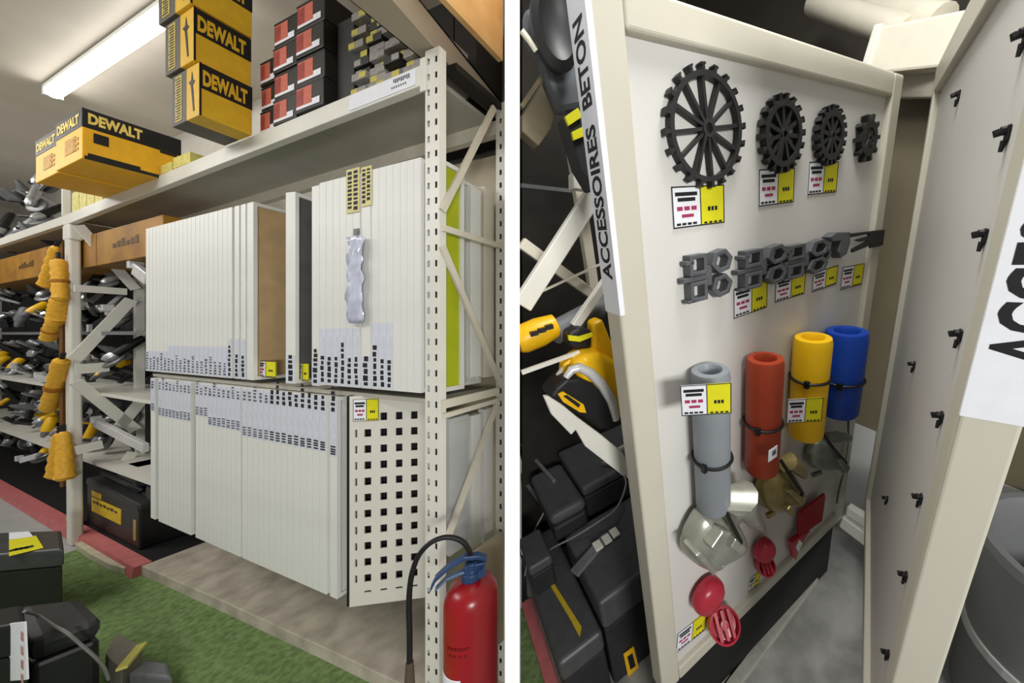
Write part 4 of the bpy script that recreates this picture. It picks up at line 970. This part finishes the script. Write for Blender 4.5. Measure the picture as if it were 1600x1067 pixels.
# red caps and red flag
def cap_pair(label, pts, m_=red_plastic):
    o0 = R(*pts[0][0], y=BY-.05); t = thing('rebar_cap', label, 'rebar cap', MR @ Tr(o0.x, BY, o0.z), 'pairs of red mushroom caps on the board')
    for i, (p, rp) in enumerate(pts):
        c = R(*p, y=BY-.05); rad = (R(p[0]+rp, p[1], y=BY-.05)-R(p[0]-rp, p[1], y=BY-.05)).length/2*(.56 if i else .7)
        mb = MB(); T = Tr(c.x-o0.x, -.03 if i else -.02, c.z-o0.z) @ (Vector((-.25, -.7, .66)).to_track_quat('Z', 'Y').to_matrix().to_4x4() if i else Rx(PI/2))
        if i == 0: mb.lathe([(rad*.6, 0), (rad*.97, .0), (rad, .02), (rad*.96, .035), (rad*.8, .05), (rad*.5, .06), (0, .065)], n=28, T=T)
        else: mb.lathe([(0, .0), (rad*.9, .0), (rad, .03), (rad*.98, .06), (rad*.86, .062), (rad*.8, .035), (rad*.3, .03), (rad*.26, .055), (0, .056)], n=28, T=T)
        o = mb.build('cap', m_, t, smooth=True)
        if i:
            mb = MB()
            for k in (-1, 0, 1): mb.box(k*rad*.42-.006, k*rad*.42+.006, -rad*.75, rad*.75, .03, .058, T)
            mb.build('rib', m_, o)
    mb = MB(); a = R(*pts[0][0], y=BY-.03); b = R(*pts[1][0], y=BY-.03); mb.tube([(0, -.02, 0), ((b.x-o0.x), -.02, (b.z-o0.z))], .014, 8); mb.build('strap', m_, t)
cap_pair('large pair of red mushroom caps near the bottom left corner of the board', [((1110, 934), 23), ((1131, 976), 22)])
cap_pair('small pair of red mushroom caps in the middle of the board bottom', [((1197, 862), 13), ((1195, 886), 12)])
t = thing('warning_flag', 'dark red flat flag shaped marker near the bottom right of the board', 'marker', MR @ Tr(0, 0, 0))
fl = outline([(1247, 800), (1286, 770), (1287, 776), (1282, 812), (1262, 826), (1245, 836)], BY-.03)
mb = MB(); mb.ext(fl, BY-.04, BY-.028); mb.build('flag', red_fabric, t, bevel=.002)
fl = outline([(1245, 836), (1262, 826), (1246, 850), (1240, 872), (1236, 868), (1233, 845)], BY-.03)
mb = MB(); mb.ext(fl, BY-.045, BY-.02); mb.build('handle', red_plastic, t, bevel=.003)
mb = MB(); fl = outline([(1243, 855), (1249, 843), (1253, 848), (1247, 862)], BY-.045); mb.ext(fl, BY-.048, BY-.0455); mb.build('sticker', paper, t)

# steel rail on the floor below the board, and rack foot
a_ = R(1272, 902, z=FB+.02); b_ = R(1160, 1052, z=FB+.02); b2 = b_+(b_-a_)*.5
mb = MB(); mb.bar(a_, b2, .05, .04); mb.bar(a_+Vector((.03, .05, .0)), b2+Vector((.03, .05, .0)), .03, .03)
tag(mb.build('floor_rail', mat('rail_grey', (176, 174, 164), .5, .2, var=.08), M=MR, bevel=.003), 'grey steel rail lying on the concrete below the first board', 'rail')
p_ = R(1298, 872, z=FB)
t = thing('rack_post', 'short cream rack post with stepped edge behind the board corner near the floor', 'post', MR @ Tr(W1-.06, .06, FB))
mb = MB(); mb.box(0, .06, 0, .02, 0, .42); mb.build('web', white_metal, t)
mb = MB()
for k in range(4): mb.box(-.02, .0, 0, .02, .02+.09*k, .065+.09*k)
mb.build('teeth', white_metal, t)
# black sheet standing in for the dark void under the board
mb = MB(); mb.box(-.02, W1-.07, .015, .03, FB+.001, -.001); tag(mb.build('void_black_board', dark_void, M=MR), 'black sheet standing in for the dark void under the first board', 'board')

# ------------------------------------------------------------------ second board
def S(px, py, **k): return at(M2, px, py, **k)
L2x = S(1531, 520, y=0).x
zb2 = S(1350, 838, y=0).z
b2_ = thing('display_board', 'white framed display board with rows of empty black hooks, turned towards the first board', 'display board', M2 @ Tr(0, 0, 0))
mb = MB(); fw = .05; t2 = .07
mb.box(0, .045, 0, t2, zb2, 2.2); mb.box(L2x-.06, L2x, 0, t2, zb2, 2.2); mb.box(.045, L2x-.06, 0, t2, zb2, zb2+.06); mb.box(.045, L2x-.06, 0, t2, 2.2-.09, 2.2)
mb.build('frame', board_frame, b2_, bevel=.006, seg=3)
mb = MB(); mb.box(.04, L2x-.055, .02, .035, zb2+.05, 2.12); mb.build('face_sheet', board_face, b2_)
hooks = [(1484, 153), (1549, 214), (1516, 371), (1480, 524), (1417, 570), (1453, 650), (1423, 776), (1377, 778), (1401, 896), (1375, 1017), (1576, 64)]
names = ['top left hook', 'second from the top right', 'third hook down', 'level with the black letters', 'small upper one near the hinge edge', 'level with the sheet\'s lower edge',
         'right one of a lower pair', 'small left one of a lower pair', 'hook second from the bottom', 'lowest hook', 'topmost hook at the upper right corner']
for (hx_, hy), nm in zip(hooks, names):
    p_ = S(hx_, hy, y=.0)
    t = thing('hook', 'black peg hook on the second board: '+nm, 'hook', M2 @ Tr(p_.x, .02, p_.z), 'black hooks on the second board')
    mb = MB(); mb.box(-.008, .008, -.005, 0, -.010, .014); mb.build('hook_plate', rubber, t, bevel=.003)
    mb = MB(); mb.tube([(0, -.003, .006), (0, -.010, .006), (0, -.015, .003), (0, -.017, .009)], [.007, .007, .006, .004], 8); mb.build('peg', rubber, t, smooth=True)
    mb = MB(); mb.tube([(0, -.004, -.008), (0, -.006, -.024)], [.005, .003], 6); mb.build('tail', rubber, t)
# sheet on the near edge of the second board
zt1 = S(1503, 649, x=L2x).z
mb = MB(); mb.box(L2x+.0004, L2x+.0018, .002, .105, zt1, 2.2); mb.box(L2x-.004, L2x+.0018, .0005, .002, zt1, 2.2)
s_ = mb.build('heading_sheet', paper, b2_)
mb = MB(); T0 = S(1556, 556, x=L2x).z
zA_ = S(1552, 566, x=L2x).z; zS_ = S(1600, 340, x=L2x).z
T = Matrix(((0, 0, 0, L2x+.0022), (0, 0, -(.068), .080), (1, 0, 0, zA_), (0, 0, 0, 1))) @ Matrix.Diagonal(((zS_-zA_)*2.0, 1, 1, 1))
put_text(mb, 'ACCESSOIRES', T, .035); mb.build('lettering', ink, s_)
# grey bin at the right edge
p_ = R(1596, 1110, z=FB)
p_.x = min(p_.x, 1.305)
t = thing('bin', 'large pale grey plastic bin standing beyond the second board at the right edge', 'bin', MR @ Tr(p_.x, p_.y, FB+.001) @ Matrix.Diagonal((.88, .88, 1, 1)))
mb = MB(); mb.lathe([(.24, 0), (.27, .02), (.3, .86), (.31, .88), (.33, .88), (.33, .92), (.3, .92), (.28, .88), (.25, .05), (0, .04)], n=36); mb.build('bin_body', bin_grey, t, smooth=True)
mb = MB(); mb.lathe([(.285, .40), (.296, .40), (.296, .44), (.285, .44)], n=36, closed=True); mb.build('bin_band', taupe_light, t)
# frames behind: cream cross member, rolls, lower rail
a_ = R(1372, 84, y=.02); 
t = thing('cross_member', 'wide cream steel cross member with lit end above the corner of the boards', 'beam', MR @ Tr(0, 0, 0))
p1 = R(1368, 84, x=1.40); p2 = R(1520, 62, x=1.40)
mb = MB(); mb.bar(p1, p2, .10, .155, up=(0, 0, 1)); mb.build('beam', cream_metal, t, bevel=.01)
mb = MB(); d_ = (p2-p1).normalized(); mb.bar(p1-d_*.015, p1+d_*.02, .115, .17); mb.build('end_plate', white_metal, t, bevel=.006)
p1 = R(1412, 125, x=1.50); p2 = R(1470, 122, x=1.50)
mb = MB(); mb.bar(p1-(p2-p1)*.2, p2+(p2-p1)*1.5, .06, .13); tag(mb.build('rail', cream_metal, M=MR, bevel=.006), 'short cream rail just under the wide cross member', 'rail')
for k, (q1, q2, rr) in enumerate([((1318, 20), (1415, 52), .055), ((1400, 18), (1470, 36), .06)]):
    p1 = R(*q1, x=1.55); p2 = R(*q2, x=1.45); mb = MB(); mb.tube([p1-(p2-p1)*.6, p2], rr, 16)
    tag(mb.build('roll', cream_metal, M=MR, smooth=True), ['cream tube lying above the cross member, left one', 'cream tube lying above the cross member, right one'][k], 'tube', 'cream tubes above')
p1 = R(1318, 812, x=1.34); p2 = R(1362, 848, x=1.34)
for k, (q1, q2, w_) in enumerate([((1325, 795), (1362, 818), .07), ((1316, 812), (1362, 846), .09)]):
    p1 = R(*q1, x=1.42); p2 = R(*q2, x=1.42); mb = MB(); mb.bar(p1, p2+(p2-p1)*.5, .05, w_)
    tag(mb.build('lower_rail', white_metal, M=MR, bevel=.006), ['white rail joining the lower corners of the boards, upper one', 'white rail joining the lower corners of the boards, lower one'][k], 'rail', 'white rails at the lower corner')

# ------------------------------------------------------------------ tool rack seen left of the first board
rk = thing('shelving_rack', 'white braced steel rack seen left of the first display board', 'shelving', MR @ Tr(0, 0, 0))
def Rn(px, py, y): return R(px, py, y=y)
mb = MB(); mb.bar(Rn(815, 478, .42), Rn(930, 300, .42), .035, .06); mb.build('brace', white_metal, rk, bevel=.004)
mb = MB(); mb.bar(Rn(814, 379, .55), Rn(926, 460, .55), .03, .04); mb.build('brace', cream_metal, rk, bevel=.003)
mb = MB(); mb.bar(Rn(897, 510, .36), Rn(948, 438, .36), .03, .03); mb.build('brace', white_metal, rk, bevel=.003)
mb = MB(); mb.bar(Rn(893, 225, .58), Rn(930, 470, .58), .035, .04, up=(1, 0, 0)); mb.build('post', cream_metal, rk, bevel=.003)
mb = MB(); mb.bar(Rn(892, 284, .5), Rn(935, 290, .5), .05, .05); mb.build('side_beam', white_metal, rk, bevel=.003)
mb = MB(); mb.bar(Rn(814, 290, .75), Rn(905, 300, .75), .02, .015); mb.build('side_beam', grey_plastic, rk)
mb = MB(); mb.bar(Rn(840, 458, .5), Rn(940, 412, .5), .008, .008); mb.build('wire_strut', cream_metal, rk)
# dark machine and cardboard up there
t = thing('machine', 'dark grey machine with black round guard at the top left corner beside the board', 'machine', MR @ Tr(0, 0, 0))
pts = outline([(838, 20), (812, 20), (814, 70), (842, 85), (858, 130), (876, 180), (906, 180), (905, 110), (890, 20)], .45)
pts = [(p.x, p.z) for p in (R(*q, y=.45) for q in [(820, 10), (822, 60), (842, 82), (856, 130), (874, 178), (915, 170), (905, 100), (890, 10)])]
mb = MB(); mb.ext(pts, .44, .5); mb.build('housing', mat('machine_grey', (92, 96, 100), .4, var=.1, scale=10), t, bevel=.02)
c = R(862, 52, y=.41); mb = MB(); mb.lathe([(.035, 0), (.062, .0), (.066, .03), (.05, .045), (.03, .03)], (0, 0, 0), 28, T=Tr(c.x, c.y, c.z) @ Matrix.Diagonal((1.0, 1, 1.6, 1)) @ Rx(PI/2)); mb.build('guard', black_plastic, t, smooth=True)
c = R(888, 98, y=.405); mb = MB(); mb.ball(c, .018); mb.build('knob', white_metal, t, smooth=True)
c = R(838, 32, y=.41); mb = MB(); mb.ball(c, .012); c = R(874, 112, y=.41); mb.box(c.x-.01, c.x+.01, c.y-.006, c.y, c.z-.006, c.z+.006); mb.build('screw', white_metal, t, smooth=True)
mb = MB(); mb.tube([R(815, 48, y=.40), R(826, 62, y=.40), R(838, 80, y=.40)], .008, 8); mb.build('lever', cream_metal, t, smooth=True)
pts = [(p.x, p.z) for p in (R(*q, y=.5) for q in [(816, 180), (855, 118), (871, 168), (862, 200), (842, 228), (816, 205)])]
mb = MB(); mb.ext(pts, .5, .56); tag(mb.build('cardboard_box', cardboard, M=MR, bevel=.004), 'brownish cardboard box tilted under the dark machine, left of the board', 'box')
mb = MB(); mb.bar(R(814, 168, y=.49), R(852, 112, y=.49), .02, .012); tag(mb.build('batten', mat('batten_wood', (122, 110, 84), .6), M=MR), 'thin wooden batten along the cardboard box edge', 'batten')
pts = [(p.x, p.z) for p in (R(*q, y=.34) for q in [(884, 180), (903, 167), (935, 260), (930, 300), (908, 262)])]
t = thing('yellow_pack', 'yellow and black tool pack peeking out beside the paper heading', 'pack', MR @ Tr(0, 0, 0))
mb = MB(); mb.ext(pts, .35, .42); mb.build('pack_body', dark_plastic, t, bevel=.006)
for k, qs in enumerate([[(883, 182), (903, 168), (910, 182), (889, 196)], [(894, 206), (910, 198), (914, 212), (897, 219)]]):
    pts = [(p.x, p.z) for p in (R(*q, y=.339) for q in qs)]; mb = MB(); mb.ext(pts, .339, .3495); mb.build('yellow_label', tag_yellow, t)
# dark back board behind the rack
mb = MB(); bl = [R(px_, py_, y=yy) for yy in (1.2, 1.22) for px_, py_ in ((816, -120), (816, 1000))]
mb.hexa([(bl[1].x, 1.2, bl[1].z), (1.3, 1.2, bl[1].z), (1.3, 1.22, bl[1].z), (bl[3].x, 1.22, bl[1].z), (bl[0].x, 1.2, bl[0].z), (1.3, 1.2, bl[0].z), (1.3, 1.22, bl[0].z), (bl[2].x, 1.22, bl[0].z)]); tag(mb.build('dark_back_board', mat('brown_black', (40, 36, 30), .8, var=.2, scale=6), M=MR), 'dark board closing the back of the braced rack', 'board')
# yellow drill lying left, circular saw
t = thing('drill', 'yellow drill body lying at the left edge in front of the white braces', 'tool', MR @ Tr(0, 0, 0))
a_ = R(816, 530, y=.40); b_ = R(868, 508, y=.40); d_ = b_-a_
mb = MB(); mb.tube([a_-d_*.15, a_, a_+d_*.5, b_], [.04, .048, .05, .04], 14); mb.build('motor_body', tool_yellow, t, smooth=True)
mb = MB()
for k in range(3): c = a_+d_*(.25+.22*k); mb.box(c.x-.012, c.x+.012, c.y-.056, c.y-.02, c.z+.012, c.z+.026)
mb.build('vents', black_plastic, t)
a2_ = R(866, 520, y=.40); b2__ = R(945, 478, y=.46); mb = MB(); mb.tube([a2_, b2__], [.042, .045], 14); mb.build('gear_head', grey_plastic, t, smooth=True)
t = thing('circular_saw', 'yellow cordless circular saw with black battery and white base plate, left of the board', 'tool', MR @ Tr(0, 0, 0))
def ext_px(mb, pts, y0, y1): return mb.ext([(p.x, p.z) for p in (R(*q, y=y0) for q in pts)], y0, y1)
mb = MB(); ext_px(mb, [(893, 572), (912, 555), (938, 552), (968, 566), (978, 600), (978, 650), (962, 662), (940, 640), (915, 610)], .235, .34); mb.build('motor_body', tool_yellow, t, bevel=.03, seg=4)
mb = MB(); ext_px(mb, [(927, 505), (942, 498), (962, 548), (968, 590), (940, 585), (925, 560)], .30, .36); mb.build('top_handle', tool_yellow, t, bevel=.012, seg=3)
mb = MB(); ext_px(mb, [(888, 520), (906, 512), (925, 515), (925, 545), (900, 548), (890, 540)], .30, .36); mb.build('grip', black_plastic, t, bevel=.012, seg=3)
mb = MB(); ext_px(mb, [(888, 524), (906, 526), (926, 520), (926, 526), (906, 534), (889, 532)], .292, .3); mb.build('grip_stripe', tag_yellow, t)
mb = MB(); ext_px(mb, [(880, 570), (893, 560), (892, 592), (878, 596)], .27, .31); mb.build('lever', tool_yellow, t, bevel=.006)
rp = [R(*q, y=.225) for q in ((884, 590), (893, 578), (905, 574), (922, 582), (940, 600), (955, 625), (962, 655))]; mb = MB(); mb.tube(rp, [.010, .014, .015, .016, .017, .018, .014], 10); mb.build('guard_ring', chrome, t, smooth=True)
mb = MB(); ext_px(mb, [(858, 622), (868, 606), (884, 592), (905, 590), (928, 600), (948, 622), (960, 650), (962, 672), (938, 672), (915, 655)], .22, .31); mb.build('battery', black_plastic, t, bevel=.012, seg=3)
mb = MB(); ext_px(mb, [(872, 616), (880, 612), (912, 632), (916, 645), (906, 644), (880, 628)], .214, .219); s_ = mb.build('battery_label', tool_yellow, t)
mb = MB(); ext_px(mb, [(880, 619), (886, 617), (907, 632), (904, 637)], .2125, .2139); mb.build('print', ink, s_)
mb = MB(); ext_px(mb, [(850, 620), (858, 620), (880, 634), (902, 652), (940, 680), (972, 706), (984, 725), (985, 742), (974, 744), (915, 698), (900, 672), (893, 680), (862, 648)], .19, .21); mb.build('base_plate', white_metal, t, bevel=.004)
mb = MB(); mb.bar(R(815, 582, y=.28), R(905, 550, y=.28), .012, .012); mb.bar(R(862, 600, y=.28), R(880, 574, y=.28), .012, .01); tag(mb.build('wire_hanger', white_metal, M=MR), 'thin white wire hanger in front of the circular saw', 'hanger')
mb = MB(); mb.bar(R(964, 704, y=.24), R(1000, 684, y=.24), .012, .012); mb.bar(R(980, 744, y=.24), R(1000, 736, y=.24), .012, .012); tag(mb.build('wire_support', white_metal, M=MR), 'short white wire support under the saw base plate beside the board', 'hanger')

# black tool cases below
case_lid = mat('case_lid_dark', (78, 79, 81), .42, var=.08)
case_dark = mat('case_body_dark', (44, 44, 46), .45, var=.08)
def rcase(label, x0, x1, y0, y1, z0, z1, bev=.02, lidh=.3, m_=case_dark, l_=case_lid):
    t = thing('tool_case', label, 'case', MR @ Tr(x0, y0, z0))
    h_ = z1-z0; mb = MB(); mb.box(0, x1-x0, 0, y1-y0, 0, h_*(1-lidh)-.004); mb.build('case_body', m_, t, bevel=bev*.6)
    mb = MB(); mb.box(-.004, x1-x0+.004, -.004, y1-y0+.004, h_*(1-lidh), h_); mb.build('lid', l_, t, bevel=bev, seg=3)
    return t
ca = rcase('large black tool case with white latch clip and yellow label, below the saw', -.117, .5, .324, .75, FB+.001, .2)
mb = MB(); p_ = [R(*q, z=.203) for q in ((880, 878), (898, 915), (935, 885), (962, 845), (930, 838))]
q1, q2 = R(897, 896, z=.206), R(950, 836, z=.206)
mb = MB(); mb.bar(tuple(q1-Vector((-.117, .324, FB+.001))), tuple(q2-Vector((-.117, .324, FB+.001))), .05, .02); o = mb.build('latch', grey_plastic, ca, bevel=.004)
mb = MB(); off = Vector((-.117, .324, FB+.001))
for q in ((934, 852), (948, 842), (960, 832)):
    c = R(*q, z=.222)-off; mb.box(c.x-.021, c.x+.021, c.y-.026, c.y+.026, c.z-.008, c.z+.006)
mb.build('latch_clip', white_metal, o, bevel=.003)
lp = [R(*q, y=.318) for q in ((974, 1022), (990, 1010), (1000, 1052), (982, 1060))]
mb = MB(); mb.ext([(p.x-off.x, p.z-off.z) for p in lp], -.008, -.0045); s_ = mb.build('yellow_label', tool_yellow, ca)
lp = [R(*q, y=.316) for q in ((980, 1026), (988, 1020), (993, 1040), (985, 1046))]
mb = MB(); mb.ext([(p.x-off.x, p.z-off.z) for p in lp], -.0095, -.0082); mb.build('print', ink, s_)
cb = rcase('long low black case with yellow stripe along its lid, beside the pink strip', -.335, -.13, .33, 1.02, FB+.001, .02)
mb = MB(); mb.hexa([(-.012, .06, .35), (.0, .06, .35), (.0, .62, .35), (-.012, .62, .35), (-.012, .09, .40), (.0, .09, .40), (.0, .6, .40), (-.012, .6, .40)])
mb = MB(); pa_ = [R(*q, z=.0215) for q in ((826, 858), (834, 862), (909, 980), (906, 996), (890, 966))]
o_ = Vector((-.335, .33, FB+.001)); n = len(pa_)
mb.raw([tuple(p-o_) for p in pa_]+[tuple(p-o_+Vector((0, 0, .004))) for p in pa_], [tuple(range(n)), tuple(range(2*n-1, n-1, -1))]+[(i, (i+1) % n, (i+1) % n+n, i+n) for i in range(n)])
mb.build('yellow_stripe', mat('stripe_yellow', (206, 176, 44), .5), cb)
rcase('dark tool case stacked behind the white latch clip', .03, .6, .76, 1.15, .202, .42)
rcase('broad dark tool case under the saw base plate with ribbed lid', -.17, .02, .72, 1.1, .205, .38, bev=.03, lidh=.4)
cg = rcase('dark case with grey ribs at the left edge', -.33, -.22, .66, .86, .025, .22, bev=.015)
for k, (p1, p2) in enumerate([((815, 694), (866, 752)), ((816, 748), (860, 804))]):
    mb = MB(); mb.bar(R(*p1, z=.39 if k == 0 else .235), R(*p2, z=.39 if k == 0 else .235), .02, .02)
    tag(mb.build('case_rib', grey_plastic, M=MR, bevel=.003), ['grey rod lying across the dark cases, upper one', 'grey rod lying across the dark cases, lower one'][k], 'rod', 'grey rods on the dark cases')
c = R(850, 759, z=.25); mb = MB(); mb.bar(R(842, 750, z=.245), R(858, 768, z=.245), .03, .012)
tag(mb.build('yellow_tag', tag_yellow, M=MR), 'small yellow tag lying between the grey rods on the dark cases', 'tag')
for k, pth in enumerate([[(940, 722), (958, 728), (976, 745), (976, 765), (962, 795), (935, 815), (898, 838), (860, 858), (842, 874)], [(820, 900), (832, 838), (850, 800), (860, 776)]]):
    zz = [.46, .44, .42, .40, .36, .30, .24, .16, .06] if k == 0 else [.04, .12, .24, .26]
    mb = MB(); mb.tube(smooth_path([R(*p, z=z) for p, z in zip(pth, zz)]), .005, 6)
    tag(mb.build('cable', cable_m, M=MR, smooth=True), ['thin grey cable looping from the saw down over the black cases', 'short grey cable rising from the yellow stripe to the yellow tag'][k], 'cable')
c = R(815, 862, z=.03); mb = MB(); mb.ball((c.x+.008, c.y, c.z), .022, sq=(.7, 1, 1.3)); tag(mb.build('cable_lock', white_metal, M=MR, smooth=True), 'small white cable lock at the left edge by the yellow stripe', 'lock')
